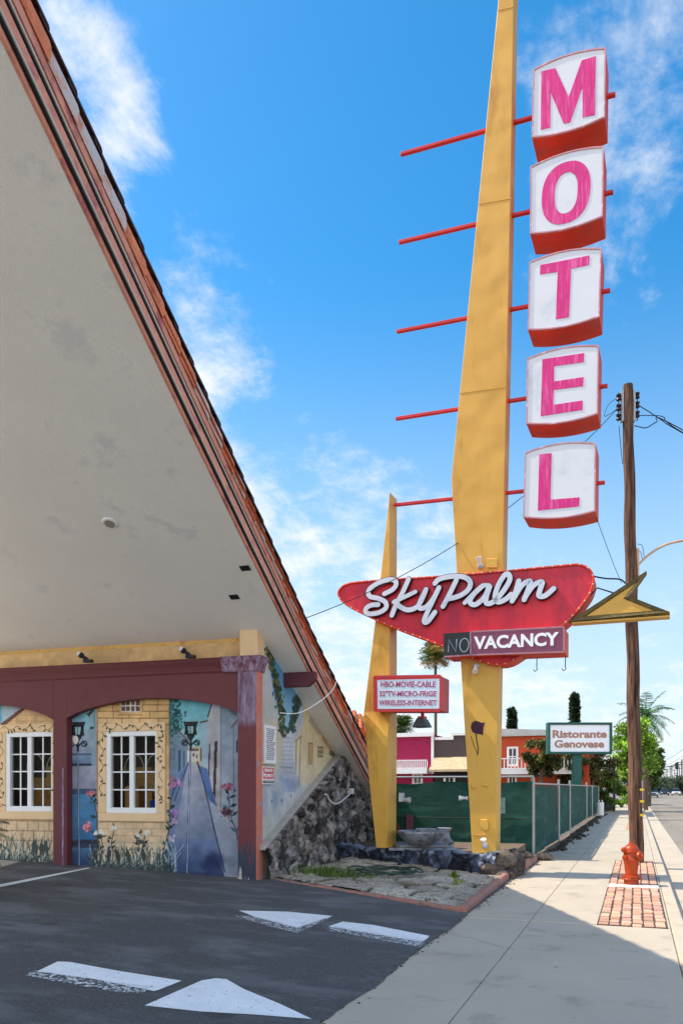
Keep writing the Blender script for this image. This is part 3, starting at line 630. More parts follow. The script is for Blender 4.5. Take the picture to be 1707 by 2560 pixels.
# wall body behind the paint, ochre beam, arcade
AL = -12.0
wall_box('wall', m_tan, FWF, AL, -5.75, -.1, 4.2, MC - .2, MC)
g = MB()
for (x0, x1, y0, y1) in ((-5.75, WL[0] - .3, -.1, 3.95), (-5.75, -.02, -.1, WR[2] - .55)): g.box(FWF, x0, x1, y0, y1, MC - .2, MC - .03)
g.build('wall', m_tan, motel)
wall_box('ochre_beam', m_yellow, FWF, AL, -.30, 3.72, 4.33, MC - .4, MC - .03)
zb = FWF.px(600, 1643, 0)[1]
ab0 = FWF.px(598, 1600, 0)[0]
wall_box('corner_block', m_tan, FWF, ab0, .0, zb - .06, 4.46, -.34, -.02, bevel=.012)
# arcade: post, lintel with two arches, right column
m2 = MB(); pa0 = FWF.px(131, 2000, 0)[0]; pa1 = FWF.px(165, 2000, 0)[0]; ca0 = FWF.px(594.5, 2000, 0)[0]
zl = FWF.px(300, 1692, 0)[1]
def arch(x0, x1, zs_, zp, n=18): return [(x0 + (x1 - x0) * i / n, zs_ + (zp - zs_) * math.sin(math.pi * i / n) ** .72) for i in range(n + 1)]
zspr = FWF.px(168, 1795, 0)[1]; zpk = FWF.px(357, 1745.5, 0)[1]
bayw = ca0 - pa1
right = arch(pa1, ca0, zspr, zpk); left = arch(pa0 - bayw, pa0, zspr - .02, zpk)
poly = [(pa0 - bayw - .35, zl), (pa0 - bayw - .35, -.1)] + [(pa0 - bayw, -.1)] + left + [(pa0, -.1), (pa1, -.1)] + right + [(ca0, zl)]
def quads_strip(g, fr, poly_top, bot, c0, c1): pass
g = MB(); F = FWF
def arch_panel(g, pts, ztop, c0, c1):
    for i in range(len(pts) - 1):
        (x0, y0), (x1, y1) = pts[i], pts[i + 1]
        g.face([F.pt(x0, y0, c1), F.pt(x1, y1, c1), F.pt(x1, ztop, c1), F.pt(x0, ztop, c1)]); g.face([F.pt(x0, y0, c0), F.pt(x1, y1, c0), F.pt(x1, y1, c1), F.pt(x0, y0, c1)])
arch_panel(g, left, zl, MC, -.03); arch_panel(g, right, zl, MC, -.03)
g.build('arch_lintel', m_maroon, motel)
def post_box(a0, a1, name, mat, c1=-.03):
    g = MB(); g.box(F, a0, a1, -.1, zl, MC, c1); return g.build(name, mat, motel, bevel=.008)
post_box(pa0, pa1, 'arcade_post', m_maroon); post_box(pa0 - bayw - .35, pa0 - bayw, 'arcade_post', m_maroon)
g = MB(); g.box(F, pa1 - .09, pa1 - .055, .2, zspr - .9, -.035, -.012); g.build('post_trim', m_maroon_w, motel, bevel=.004)
# right column: maroon, peeling at top and foot
m_col = M('peeling_column', (108, 52, 56), .65, .08, 3, bump=.4, bscale=40)
def _col(m):
    t = m.node_tree; L = t.links; b = t.nodes['Principled BSDF']; base = b.inputs['Base Color'].links[0].from_socket
    tc = N(t, 'ShaderNodeTexCoord'); sp = N(t, 'ShaderNodeSeparateXYZ'); L.new(tc.outputs['Object'], sp.inputs[0])
    mp = N(t, 'ShaderNodeMapping'); mp.inputs['Scale'].default_value = (9, 9, 1.6); L.new(tc.outputs['Object'], mp.inputs[0]); n = N(t, 'ShaderNodeTexNoise'); n.inputs['Scale'].default_value = 1.0; n.inputs['Detail'].default_value = 8; n.inputs['Roughness'].default_value = .7; L.new(mp.outputs[0], n.inputs['Vector'])
    def lay(base, cond, c):
        mx = N(t, 'ShaderNodeMix', data_type='RGBA'); L.new(cond, mx.inputs[0]); L.new(base, mx.inputs[6]); mx.inputs[7].default_value = (*lin(c), 1); return mx.outputs[2]
    def st(x, a, b_):
        r = N(t, 'ShaderNodeMapRange'); L.new(x, r.inputs[0]); r.inputs[1].default_value = a; r.inputs[2].default_value = b_; return r.outputs[0]
    hi = math_(t, 'MULTIPLY', st(sp.outputs[2], 2.72, 2.86), st(n.outputs[0], .40, .62)); base = lay(base, st(sp.outputs[2], 2.70, 2.84), (98, 64, 84)); base = lay(base, hi, (156, 140, 164))
    lo = math_(t, 'MULTIPLY', st(sp.outputs[2], 1.05, .25), 1.0); k = st(math_(t, 'ADD', n.outputs[0], math_(t, 'MULTIPLY', lo, .30)), .66, .68); base = lay(base, k, (52, 56, 72))
    k2 = st(math_(t, 'ADD', n.outputs[0], math_(t, 'MULTIPLY', st(sp.outputs[2], .55, .15), .3)), .80, .82); base = lay(base, k2, (176, 170, 160))
    L.new(base, b.inputs['Base Color'])
_col(m_col)
g = MB(); g.box(F, ca0, -.012, -.1, zl, MC - .02, 0); g.build('arcade_column', m_col, motel, bevel=.006)
g = MB(); g.box(F, -.012, .0, -.05, zl, MC - .06, -.006); g.build('column_side', M('salmon_paint', (206, 120, 98), .7, .12, 6, c2=(150, 150, 170), c2amt=.2, c2scale=4), motel)
# cornice: crown moulding
def profile_run(g, prof, a0, a1):
    for i in range(len(prof) - 1):
        (c0, z0), (c1, z1) = prof[i], prof[i + 1]; g.face([F.pt(a0, z0, c0), F.pt(a1, z0, c0), F.pt(a1, z1, c1), F.pt(a0, z1, c1)])
    g.face([F.pt(a1, z, c) for c, z in prof]); g.face([F.pt(a0, z, c) for c, z in reversed(prof)])
hc = zb - zl
prof = [(MC, zl), (-.02, zl), (.0, zl + .03), (.0, zl + .05), (.02, zl + hc * .45), (.06, zl + hc * .75), (.075, zl + hc * .9), (.09, zl + hc), (MC - .06, zb)]
g = MB(); profile_run(g, prof, AL, ca0 - .28); g.build('cornice', m_maroon, motel)
prof2 = [(c + (.03 if c > MC + .01 else 0), z + (.004 if z > zl + .1 else -.004)) for c, z in prof]
g = MB(); profile_run(g, prof2, ca0 - .28, -.05); 
for i in range(len(prof2) - 1):     # return round the corner
    (c0, z0), (c1, z1) = prof2[i], prof2[i + 1]
    if c0 > MC and c1 > MC: g.face([F.pt(c0 + .0, z0, c0), F.pt(c0, z0, MC - .1), F.pt(c1, z1, MC - .1), F.pt(c1, z1, c1)]); g.face([F.pt(-.05, z0, c0), F.pt(c0, z0, c0), F.pt(c1, z1, c1), F.pt(-.05, z1, c1)])
g.face([F.pt(-.05, zb + .004, .12), F.pt(.12, zb + .004, .12), F.pt(.12, zb + .004, MC - .1), F.pt(-.05, zb + .004, MC - .1)])
g.build('column_capital', m_maroon_w, motel)

# ---------------------------------------------------------------- side wall with mural, stone buttress
SC = -.02
def paint_side():
    P = Painter(SWF, SC, .12, 9.6, -.05, 4.45, .0135, (206, 208, 204)); r = random.Random(9)
    P.zoom(640, 1550, .2977)
    P.fill([(20, 100), (230, 500), (230, 2150), (20, 2150)], (200, 205, 206), (206, 200, 184))
    P.fill([(60, 820), (215, 850), (205, 1250), (50, 1250)], (226, 214, 174), alpha=.5)
    P.fill([(85, 195), (240, 430), (380, 640), (300, 900), (230, 960), (150, 640)], (62, 142, 206), (164, 208, 220))
    P.fill([(380, 640), (420, 690), (400, 800), (330, 1010), (292, 960), (300, 880)], (178, 198, 212), (196, 206, 210))
    P.fill([(400, 680), (680, 1125), (680, 1260), (560, 1330), (380, 1400), (330, 1020), (400, 880)], (226, 206, 156), (228, 216, 184))
    P.fill([(540, 910), (680, 1125), (640, 1130), (560, 1000)], (206, 150, 80), alpha=.7); P.fill([(460, 800), (560, 960), (520, 960), (440, 850)], (166, 158, 150), alpha=.6); P.fill([(620, 1090), (690, 1130), (680, 1170), (610, 1130)], (96, 92, 86), alpha=.8)
    P.fill([(228, 950), (300, 940), (315, 1250), (330, 1330), (190, 1330), (205, 1200)], (206, 208, 218), (192, 200, 210))
    for i in range(9): P.line([(228 - i * 3, 990 + i * 36), (302 + i * 2, 992 + i * 36)], .02, (160, 170, 186), .7)
    P.line([(205, 1230), (310, 1240)], .03, (140, 158, 168), .8)
    P.fill([(190, 1330), (330, 1330), (420, 1420), (330, 1560), (60, 1850), (40, 1400)], (196, 206, 216), (206, 202, 186))
    P.fill([(225, 1330), (320, 1330), (330, 1450), (220, 1440)], (150, 168, 196), alpha=.7)
    P.line([(222, 700), (222, 1240)], .025, (196, 178, 110)); P.line([(208, 900), (200, 1220)], .03, (216, 200, 140))
    P.line([(340, 1020), (330, 1290)], .04, (140, 110, 66)); P.line([(375, 985), (362, 1390)], .04, (130, 100, 62)); P.line([(330, 1020), (380, 975)], .03, (150, 130, 100))
    P.rect(440, 1035, 478, 1215, (196, 168, 112)); P.line([(440, 1035), (440, 1210)], .025, (140, 110, 66)); P.line([(478, 1035), (475, 1210)], .025, (150, 122, 80)); P.line([(440, 1035), (478, 1035)], .025, (140, 120, 90))
    P.rect(520, 1068, 562, 1148, (186, 170, 130))
    for e in ([(520, 1068), (562, 1068)], [(520, 1148), (562, 1148)], [(520, 1068), (520, 1148)], [(562, 1068), (562, 1148)], [(520, 1108), (562, 1108)], [(541, 1068), (541, 1148)]): P.line(e, .022, (84, 70, 50))
    def ivy(pts, n, sp, cl):
        for _ in range(n):
            t = r.uniform(0, len(pts) - 1.001); j = int(t); f = t - j; x = pts[j][0] * (1 - f) + pts[j + 1][0] * f; y = pts[j][1] * (1 - f) + pts[j + 1][1] * f
            P.dot((x + r.gauss(0, sp), y + r.gauss(0, sp)), r.uniform(.03, .07), r.choice(cl), .8, ry=r.uniform(.02, .045), soft=.02)
    gr = [(50, 66, 40), (30, 52, 44), (96, 104, 44), (40, 74, 66), (150, 140, 60), (26, 40, 36)]
    ivy([(98, 240), (130, 350), (160, 480), (185, 600), (205, 740), (222, 880), (230, 960)], 330, 14, gr); ivy([(365, 630), (345, 720), (315, 820), (290, 930)], 220, 15, [(34, 70, 66), (26, 54, 52), (44, 92, 84), (60, 70, 44)])
    for _ in range(70):
        x = r.uniform(60, 640); y = r.uniform(1250, 1830)
        P.line([(x, y), (x + r.uniform(-6, 6), y + r.uniform(12, 50))], r.uniform(.012, .03), r.choice([(120, 150, 160), (80, 104, 110), (150, 160, 120), (170, 176, 200)]), .35)
    for _ in range(40): P.dot((r.uniform(60, 360), r.uniform(1330, 1700)), r.uniform(.08, .2), r.choice([(140, 164, 200), (190, 180, 160), (110, 134, 170), (220, 220, 226)]), .22, soft=.16)
    for _ in range(3): P.dot((r.uniform(90, 300), r.uniform(1400, 1560)), r.uniform(.02, .04), (50, 60, 96), .8)
    P.line([(660, 1180), (420, 1470)], .13, (70, 120, 130), .6)
    P.mottle(.10, 2.0, 4); P.mottle(.06, 8, 6)
    P.mesh('side_mural', m_mural, motel, (), lambda a, b: b < zsof(a) + .05)
paint_side()
g = MB(); g.prism(SWF, [(.1, -.1), (9.6, -.1), (9.6, .45), (.1, 4.3)], -.3, SC - .02); g.build('wall', m_tan, motel)

def stones(fr, top_fn, a0, a1, b0, thick, name, parent, mat, cell, dark, light, res=.022, seed=2, loc=None, back=0.0, amp=.07):
    """rubble wall: a displaced grid coloured stone by stone; top_fn(a) gives the top edge; closes to c=back along the top"""
    rr = np.random.default_rng(seed); na = int((a1 - a0) / res) + 1; nb = int((max(top_fn(x) for x in np.linspace(a0, a1, 40)) - b0) / res) + 1
    A = np.linspace(a0, a1, na)[None, :].repeat(nb, 0); T = np.array([top_fn(x) for x in A[0]])[None, :]; t = np.linspace(0, 1, nb)[:, None]; B = b0 + (T - b0) * t
    n = int((a1 - a0) * (T.max() - b0) / (cell * cell)) + 8; sa = rr.uniform(a0 - .2, a1 + .2, n); sb = rr.uniform(b0 - .2, T.max() + .2, n)
    wa = A + .10 * (fbm(A * 4, B * 4, 11) - .5); wb = B + .10 * (fbm(A * 4 + 7, B * 4, 12) - .5)
    d = np.hypot(wa.reshape(-1, 1) - sa, (wb.reshape(-1, 1) - sb) * 1.2); o = np.argsort(d, 1)[:, :2]; d1 = np.take_along_axis(d, o[:, :1], 1)[:, 0]; d2 = np.take_along_axis(d, o[:, 1:2], 1)[:, 0]
    e = np.clip((d2 - d1) / (cell * .45), 0, 1).reshape(A.shape); sid = o[:, 0].reshape(A.shape)
    hgt = amp * (e ** .5) * (.4 + rr.random(n)[sid]) + .22 * (np.abs(fbm(A * 10 + 3 * fbm(A * 3, B * 3, 77), B * 6, 5) - .48)) + .10 * (np.abs(fbm(A * 24, B * 15, 6, 3) - .45))
    cc = thick + hgt; tone = rr.random(n)[sid]; hue = rr.random(n)[sid][..., None]
    c = np.array(dark) * (.45 + .9 * tone[..., None]) + hue * np.array([6, 2, 0]) + (1 - hue) * np.array([-2, 0, 4]); mort = np.clip((.25 - e) / .25, 0, 1)[..., None] * .35; c = c * (1 - mort) + np.array(light) * mort
    c *= (.35 + 1.3 * fbm(A * 13, B * 8, 21))[..., None]; lt = (np.clip((fbm(A * 7 + 3, B * 7, 33) - .56) * 9, 0, 1) * .55)[..., None]; c = c * (1 - lt) + np.array(light) * 1.1 * lt
    oo, fa, fb, fc = (np.array(x) for x in (fr.o, fr.a, fr.b, fr.c)); v = oo + A.reshape(-1, 1) * fa + B.reshape(-1, 1) * fb + cc.reshape(-1, 1) * fc
    cap = oo + A[-1][:, None] * fa + B[-1][:, None] * fb + back * fc; v = np.vstack([v, cap]); cols = np.vstack([c.reshape(-1, 3), np.array(light)[None].repeat(na, 0) * .8])
    idx = np.arange(na * nb).reshape(nb, na); f = np.stack([idx[:-1, :-1], idx[:-1, 1:], idx[1:, 1:], idx[1:, :-1]], -1).reshape(-1, 4)
    top = np.stack([idx[-1, :-1], idx[-1, 1:], na * nb + np.arange(1, na), na * nb + np.arange(na - 1)], -1)
    return raw_mesh(name, v, np.vstack([f, top]), mat, parent, loc=loc, cols=lin(np.clip(cols, 0, 255)), smooth=False)
m_rock = M('lava_rock', (90, 84, 80), .95, .12, 14, attr='Col', bump=1.0, bscale=45, spec=.2)
s0 = SWF.px(652, 2120, 0); s1 = SWF.px(842, 1889, 0)
def btop(a): return s0[1] + (s1[1] - s0[1]) * (a - s0[0]) / (s1[0] - s0[0]) if a < s1[0] else min(zsof(a) - .0, 3)
sw = stones(SWF, btop, .16, 9.5, -.05, .10, 'stone_buttress', motel, m_rock, .24, (116, 111, 106), (164, 159, 152), seed=4, back=-.02, amp=.08)
g = MB(); g.prism(SWF, [(s0[0] - .06, s0[1] - .04), (s1[0] + .05, s1[1] - .02), (s1[0] + .02, s1[1] + .06), (s0[0] - .06, s0[1] + .03)], -.05, .11); g.build('mortar_cap', M('mortar', (168, 164, 156), .9, .15, 6, bump=.8, bscale=20), motel, bevel=.02)

# ---------------------------------------------------------------- roof
UR, UE, VL = -12.4, 9.9, -7.8
roof_g = MB(); TH = .50
def vin(u): return vrake(u) - .004
uu_ = list(np.linspace(UR, UE, 25)); roof_g.face([BP(VL, UR, zsof(UR))] + [BP(vin(u), u, zsof(u)) for u in uu_] + [BP(VL, UE, zsof(UE))])
roof = roof_g.build('roof', m_stucco_w, motel)
m_tilefield = M('tile_field', (186, 100, 66), .8, .2, 4, stretch=(1, 1, 1), bump=.6, bscale=12)
g = MB(); g.face([BP(VL, UE, zsof(UE) + TH), BP(vin(UE), UE, zsof(UE) + TH), BP(vin(UR), UR, zsof(UR) + TH), BP(VL, UR, zsof(UR) + TH)])
g.face([BP(VL, UE, zsof(UE)), BP(vin(UE), UE, zsof(UE)), BP(vin(UE), UE, zsof(UE) + TH), BP(VL, UE, zsof(UE) + TH)])
g.face([BP(VL, UR, zsof(UR)), BP(VL, UR, zsof(UR) + TH), BP(vin(UR), UR, zsof(UR) + TH), BP(vin(UR), UR, zsof(UR))]); g.face([BP(VL, UE, zsof(UE)), BP(VL, UE, zsof(UE) + TH), BP(VL, UR, zsof(UR) + TH), BP(VL, UR, zsof(UR))])
g.build('roof_deck', m_tilefield, roof)
def rake_board(name, z0, z1, d0, d1, mat, ua=UR, ub=UE, bevel=0.0):
    g = MB(); n = 24; us = np.linspace(ua, ub, n + 1)
    for i in range(n):
        u0, u1 = us[i], us[i + 1]
        q = [[BP(vrake(u) + d, u, zsof(u) + z) for (d, z) in ((d0, z0), (d1, z0), (d1, z1), (d0, z1))] for u in (u0, u1)]
        for k in range(4): g.face([q[0][k], q[0][(k + 1) % 4], q[1][(k + 1) % 4], q[1][k]])
        if i == 0: g.face(list(reversed(q[0])))
        if i == n - 1: g.face(q[1])
    return g.build(name, mat, roof, bevel=bevel)
rake_board('fascia_board', -.004, .50, -.012, .02, m_pink)
rake_board('fascia_board', .135, .25, .02, .042, m_pink)
rake_board('fascia_board', .36, .50, .02, .06, m_pink)
m_dkchan = M('dark_channel', (34, 28, 28), .6, .2, 6); m_tubeg = M('neon_tube', (206, 202, 194), .25, .05, 5)
for zc in (.085, .305):
    rake_board('neon_channel', zc - .034, zc + .034, .02, .034, m_dkchan)
    g = MB(); us = np.linspace(UR, UE - .1, 30); g.tube([BP(vrake(u) + .052, u, zsof(u) + zc + .006) for u in us], .0115, 8); g.build('neon_tube', m_tubeg, roof, smooth=True)
    g = MB(); us = np.linspace(UR, UE - .1, 30); g.tube([BP(vrake(u) + .046, u, zsof(u) + zc - .03) for u in us], .007, 6); g.build('conduit', m_black, roof)
m_tile = [M('terracotta_tile', (222, 132, 92), .75, .16, 5, bump=.3, bscale=25, c2=(186, 98, 66), c2amt=.3, c2scale=6), M('pale_tile', (204, 196, 196), .75, .08, 5, bump=.3, bscale=25, c2=(206, 138, 104), c2amt=.35, c2scale=5), M('rust_tile', (206, 112, 74), .75, .2, 5, bump=.3, bscale=25, c2=(206, 190, 184), c2amt=.22, c2scale=5)]
m_over = M('dark_tile', (72, 52, 46), .8, .3, 5, bump=.4, bscale=25)
rd = random.Random(11); sv = Vector((0, 0, 0)); ln = .46; du = ln * math.cos(math.atan(SL)); u = UR; i = 0
pat = []
while u < UE - .1:
    u1 = min(u + du + .05, UE + .02); g = MB(); nn = 9; rows = []
    for k, uu in enumerate((u, u1)):
        rad = (.150, .172)[k]; row = []
        for j in range(nn + 1):
            th = -.45 + (math.pi + .1) * j / nn * .86; dv = math.cos(th) * rad; dz = math.sin(th) * rad * 1.18
            row.append(BP(vrake(uu) - .07 + dv, uu, zsof(uu) + .545 + dz))
        rows.append(row)
    for j in range(nn): g.face([rows[0][j], rows[1][j], rows[1][j + 1], rows[0][j + 1]])
    inner = [p + (BP(vrake(u1) - .07, u1, zsof(u1) + .545) - p) * .14 for p in rows[1]]
    for j in range(nn): g.face([rows[1][j], inner[j], inner[j + 1], rows[1][j + 1]])
    g.build('rake_tile', rd.choice((m_tile[0], m_tile[1], m_tile[2], m_tile[1])), roof, smooth=True)
    # dark cover tile lapping over the edge
    g = MB(); us_ = (u - .05, u1 + .04); rows = []
    for k, uu in enumerate(us_):
        lift = (-.01, .045)[k]; rows.append([BP(vrake(uu) + dv, uu, zsof(uu) + z + lift) for dv, z in ((.06, .735), (.05, .785), (-.08, .83), (-.3, .79), (-.4, .66))])
    for j in range(4): g.face([rows[0][j], rows[1][j], rows[1][j + 1], rows[0][j + 1]])
    g.face([rows[1][0], rows[1][4], rows[1][3], rows[1][2], rows[1][1]])
    g.build('cover_tile', m_over, roof)
    u += du; i += 1
# outrigger beam, soffit vents, downlight
g = MB(); ub_ = 1.33; fr_o = Fr(C0 + bu * ub_, bv, up); vb1 = fr_o.px(787, 1692, 0)[0]; zt = fr_o.px(715, 1681, 0)[1]; zb_ = fr_o.px(715, 1717, 0)[1]
g.prism(fr_o, [(-.1, zb_), (vb1 - .14, zb_), (vb1, zb_ + .12), (vb1, zt), (-.1, zt)], -.16, .0); g.build('outrigger_beam', m_maroon_w if False else M('plum_paint', (92, 44, 56), .6, .12, 3, bump=.3), roof, bevel=.008)
def soff(px, py):
    n = (up + bu * SL); p0 = C0 + up * ZS; d = ray(px, py); k = (p0 - CAM).dot(n) / d.dot(n); return CAM + d * k
nS = (up + bu * SL).normalized()
for (px, py) in ((613, 1420), (586, 1492)):
    p = soff(px, py) - nS * .006; fr_s = Fr(p, bv, (bu - up * SL).normalized()); g = MB(); g.box(fr_s, -.075, .075, -.055, .055, -.004, .012); g.build('soffit_vent', m_black, roof)
p = soff(276, 1307); g = MB(); g.lathe(p, [(.02, -.02), (.10, -.022), (.118, -.004), (.12, .02)], 28, nS * 1.0); dl = g.build('downlight', m_white, roof, smooth=True)
g = MB(); g.lathe(p - nS * .026, [(.0, .0), (.075, .0), (.075, .004)], 24, nS); g.build('downlight_lens', M('frosted_lens', (150, 146, 138), .3), dl)

# ---------------------------------------------------------------- the motel sign: pylons, letter boxes, name board
SY, LEAN = R(22.8), R(1.7)
_a = rt * math.cos(SY) - fw * math.sin(SY)
SA = _a * math.cos(LEAN) - up * math.sin(LEAN); SB = up * math.cos(LEAN) + _a * math.sin(LEAN)
SO = atD(1210, 2133, 15.5); SG = Fr(SO, SA, SB)
sign = thing('motel_sign', SO, 'tall yellow roadside pylon sign with stacked white letter boxes and a red name board', 'sign')
def zp(ox, oy, k, c=0.0): return lambda x, y: SG.px(ox + x * k, oy + y * k, c)
def poly(f, pts): return [f(*p) for p in pts]
m_sy = M('yellow_sheet_metal', (208, 160, 66), .5, .07, 1.6, bump=2.2, bscale=1.5, bdet=1, c2=(186, 134, 46), c2amt=.16, c2scale=1.2, c2str=(2, 2, .5))
m_sy2 = M('yellow_trim', (212, 164, 72), .55, .08, 3, bump=.3, bscale=10)
m_red = M('red_enamel', (208, 40, 56), .45, .14, 1.2, c2=(160, 30, 58), c2amt=.4, c2scale=.8, c2str=(1.6, 1.6, .5))  # streaky darker patches: weathering, also painted in for missing sun and shade contrast
m_redo = M('red_orange_metal', (214, 62, 34), .55, .14, 2.5, bump=.3, bscale=8, c2=(180, 84, 76), c2amt=.2, c2scale=3)
m_bar = M('red_bar', (196, 36, 38), .5, .15, 4)
m_face = M('white_plexiglass', (216, 219, 222), .3, .025, 1.5, c2=(198, 206, 212), c2amt=.18, c2scale=1.4)
m_rim = M('faded_pink_rim', (196, 144, 152), .6, .15, 4, c2=(226, 200, 200), c2amt=.22, c2scale=5)
m_mag = M('magenta_letter', (210, 30, 122), .5, .2, 5, stretch=(6, 6, .5), c2=(226, 96, 162), c2amt=.3, c2scale=3, c2str=(6, 6, .6))
f0 = lambda x, y: SG.px(x, y, 0)
P = [(1245, 0), (1195.6, 500), (1127.6, 1196), (1141, 1430), (1151, 1654), (1168, 1936), (1180, 2133), (1239, 2133), (1241.5, 1936), (1246, 1654), (1256, 1430), (1260, 1196), (1275, 500), (1283, 0)]
L = [f0(*p) for p in P]
ax = f0(1245, 0); ay = f0(1195.6, 500); k = 5.6 / (ax[1] - ay[1]); tipa = ax[0] + (ax[0] - ay[0]) * k * .50
tip = (f0(1283, 0)[0] + .09, ax[1] + 4.6)
L = [(tip[0] - .06, tip[1])] + L + [(tip[0], tip[1])]
g = MB(); g.prism(SG, L, -.40, 0); pyl = g.build('pylon', m_sy, sign, bevel=.01)
# seams, access plates and the painted rose on the pylon
def seam(x0, y0, x1, y1, h=.012):
    p, q = f0(x0, y0), f0(x1, y1); return [p, q, (q[0], q[1] + h), (p[0], p[1] + h)]
for s_ in ((1196, 511, 1277, 497), (1149, 984, 1262, 968), (1245, 27, 1283, 18)): g = MB(); g.prism(SG, seam(*s_), .0, .008); g.build('sheet_seam', m_sy2, pyl)
z3c = zp(1080, 1640, .2296)
g = MB(); g.prism(SG, poly(z3c, [(440, 1945), (697, 1945), (697, 1952), (440, 1952)]), 0, .01); g.build('sheet_seam', m_sy2, pyl)
z6 = zp(1000, 700, .4509)
for pl_, h_ in ((poly(z3c, [(525, 1778), (605, 1778), (618, 1880), (600, 1900), (560, 1895), (527, 1860)]), .05), (poly(z3c, [(540, 1395), (625, 1395), (610, 1415), (575, 1425)]), .03), (poly(z3c, [(430, 1412), (468, 1412), (465, 1445), (440, 1445)]), .04), (poly(z6, [(483, 1545), (540, 1545), (540, 1598), (483, 1598)]), .03)):
    g = MB(); g.prism(SG, pl_, 0, h_); g.build('access_plate', m_sy2, pyl, bevel=.012)
m_rose = M('rose_paint', (62, 24, 44), .7, .25, 8)
g = MB(); g.prism(SG, poly(z3c, [(420, 770), (430, 730), (462, 703), (505, 712), (540, 728), (572, 722), (566, 752), (556, 780), (552, 862), (520, 852), (470, 846), (440, 830), (424, 800)]), 0, .005)
def ribbon(g, fr, pts, wd, c):
    for i in range(len(pts) - 1):
        (x0, y0), (x1, y1) = pts[i], pts[i + 1]; dx, dy = x1 - x0, y1 - y0; l = math.hypot(dx, dy) or 1; nx, ny = -dy / l * wd / 2, dx / l * wd / 2
        g.face([fr.pt(x0 - nx, y0 - ny, c), fr.pt(x1 - nx, y1 - ny, c), fr.pt(x1 + nx, y1 + ny, c), fr.pt(x0 + nx, y0 + ny, c)])
g.build('painted_rose', m_rose, pyl)
g = MB(); ribbon(g, SG, poly(z3c, [(476, 850), (486, 930), (500, 1000), (497, 1050), (490, 1082)]), .022, .005); ribbon(g, SG, poly(z3c, [(420, 870), (455, 980), (492, 1060)]), .012, .006); g.build('painted_stem', M('stem_paint', (70, 66, 30), .7), pyl)
# slim second pylon
z4 = zp(860, 1220, .4083)
g = MB(); Q = poly(z4, [(279, 25), (279, 1640), (140, 1640), (120, 1376), (190, 815), (222, 555)]); g.prism(SG, Q, -.45, 0); slim = g.build('slim_pylon', m_sy, sign, bevel=.008)
g = MB(); c1 = .12; z4b = zp(860, 1220, .4083, c1); Fp = poly(z4b, [(132, 1392), (266, 1532), (262, 2205), (196, 2205), (150, 1760)]); g.prism(SG, Fp, -.45, c1)
Bk = poly(z4, [(120, 1374), (180, 1366), (272, 1456)])
A3 = [SG.pt(*Fp[0], c1), SG.pt(*Fp[1], c1), SG.pt(*Bk[2], .002), SG.pt(*Bk[1], .002), SG.pt(*Bk[0], .002)]; g.face(A3)
g.face([SG.pt(*Fp[1], c1), SG.pt(*Fp[1], -.45), SG.pt(*Bk[2], -.45), SG.pt(*Bk[2], .002)]); g.face([SG.pt(*Fp[0], c1), SG.pt(*Bk[0], .002), SG.pt(*Bk[0], -.45), SG.pt(*Fp[0], -.45)])
g.build('slim_pylon_casing', m_sy, sign, bevel=.008)
# horizontal bars
bars = [((920, 355), (1412, 217)), ((916, 557), (1407, 441)), ((911, 762), (1400, 667)), ((909, 962), (1394, 886)), ((905, 1160), (1388, 1108))]
for (p, q) in bars:
    a0, b0 = SG.px(p[0] * 1.0887, p[1] * 1.0887, -.2); a1, b1 = SG.px(q[0] * 1.0887, q[1] * 1.0887, -.2); h = .028
    g = MB(); g.prism(SG, [(a0, b0 - h), (a1, b1 - h), (a1, b1 + h), (a0, b0 + h)], -.24, -.16); g.build('cross_bar', m_bar, sign, bevel=.006)
# letter boxes
C1, C2 = .125, -.52
z5 = lambda c: zp(1100, 0, .3871, c); z6f = lambda c: zp(1000, 700, .4509, c)
def s5(p): return (1100 + p[0] * .3871, p[1] * .3871)
def s6(p): return (1000 + p[0] * .4509, 700 + p[1] * .4509)
boxes = [('M', [s5((600, 450)), s5((1068, 308)), s5((1062, 757)), s5((590, 889))], s5), ('O', [s5((582, 1078)), s5((1055, 945)), s5((1048, 1398)), s5((578, 1510))], s5),
         ('T', [s5((576, 1692)), s5((1040, 1602)), s6((1103, 202)), s6((705, 276))], s5), ('E', [s6((702, 435)), s6((1100, 362)), s6((1094, 742)), s6((697, 797))], s6), ('L', [s6((691, 956)), s6((1083, 903)), s6((1080, 1282)), s6((680, 1315))], s6)]
letters = {'M': ([(652, 462), (742, 440), (828, 628), (912, 390), (1003, 362), (998, 742), (918, 758), (918, 560), (838, 790), (795, 797), (712, 595), (710, 822), (648, 838)], s5),
           'T': ([(645, 1712), (962, 1650), (960, 1710), (844, 1736), (830, 2048), (745, 2062), (757, 1756), (643, 1772)], s5),
           'E': ([(787, 440), (1018, 405), (1016, 455), (852, 478), (851, 563), (1015, 538), (1012, 588), (850, 610), (848, 692), (1010, 668), (1008, 720), (778, 755)], s6),
           'L': ([(770, 967), (838, 960), (832, 1218), (993, 1205), (990, 1255), (762, 1278)], s6)}
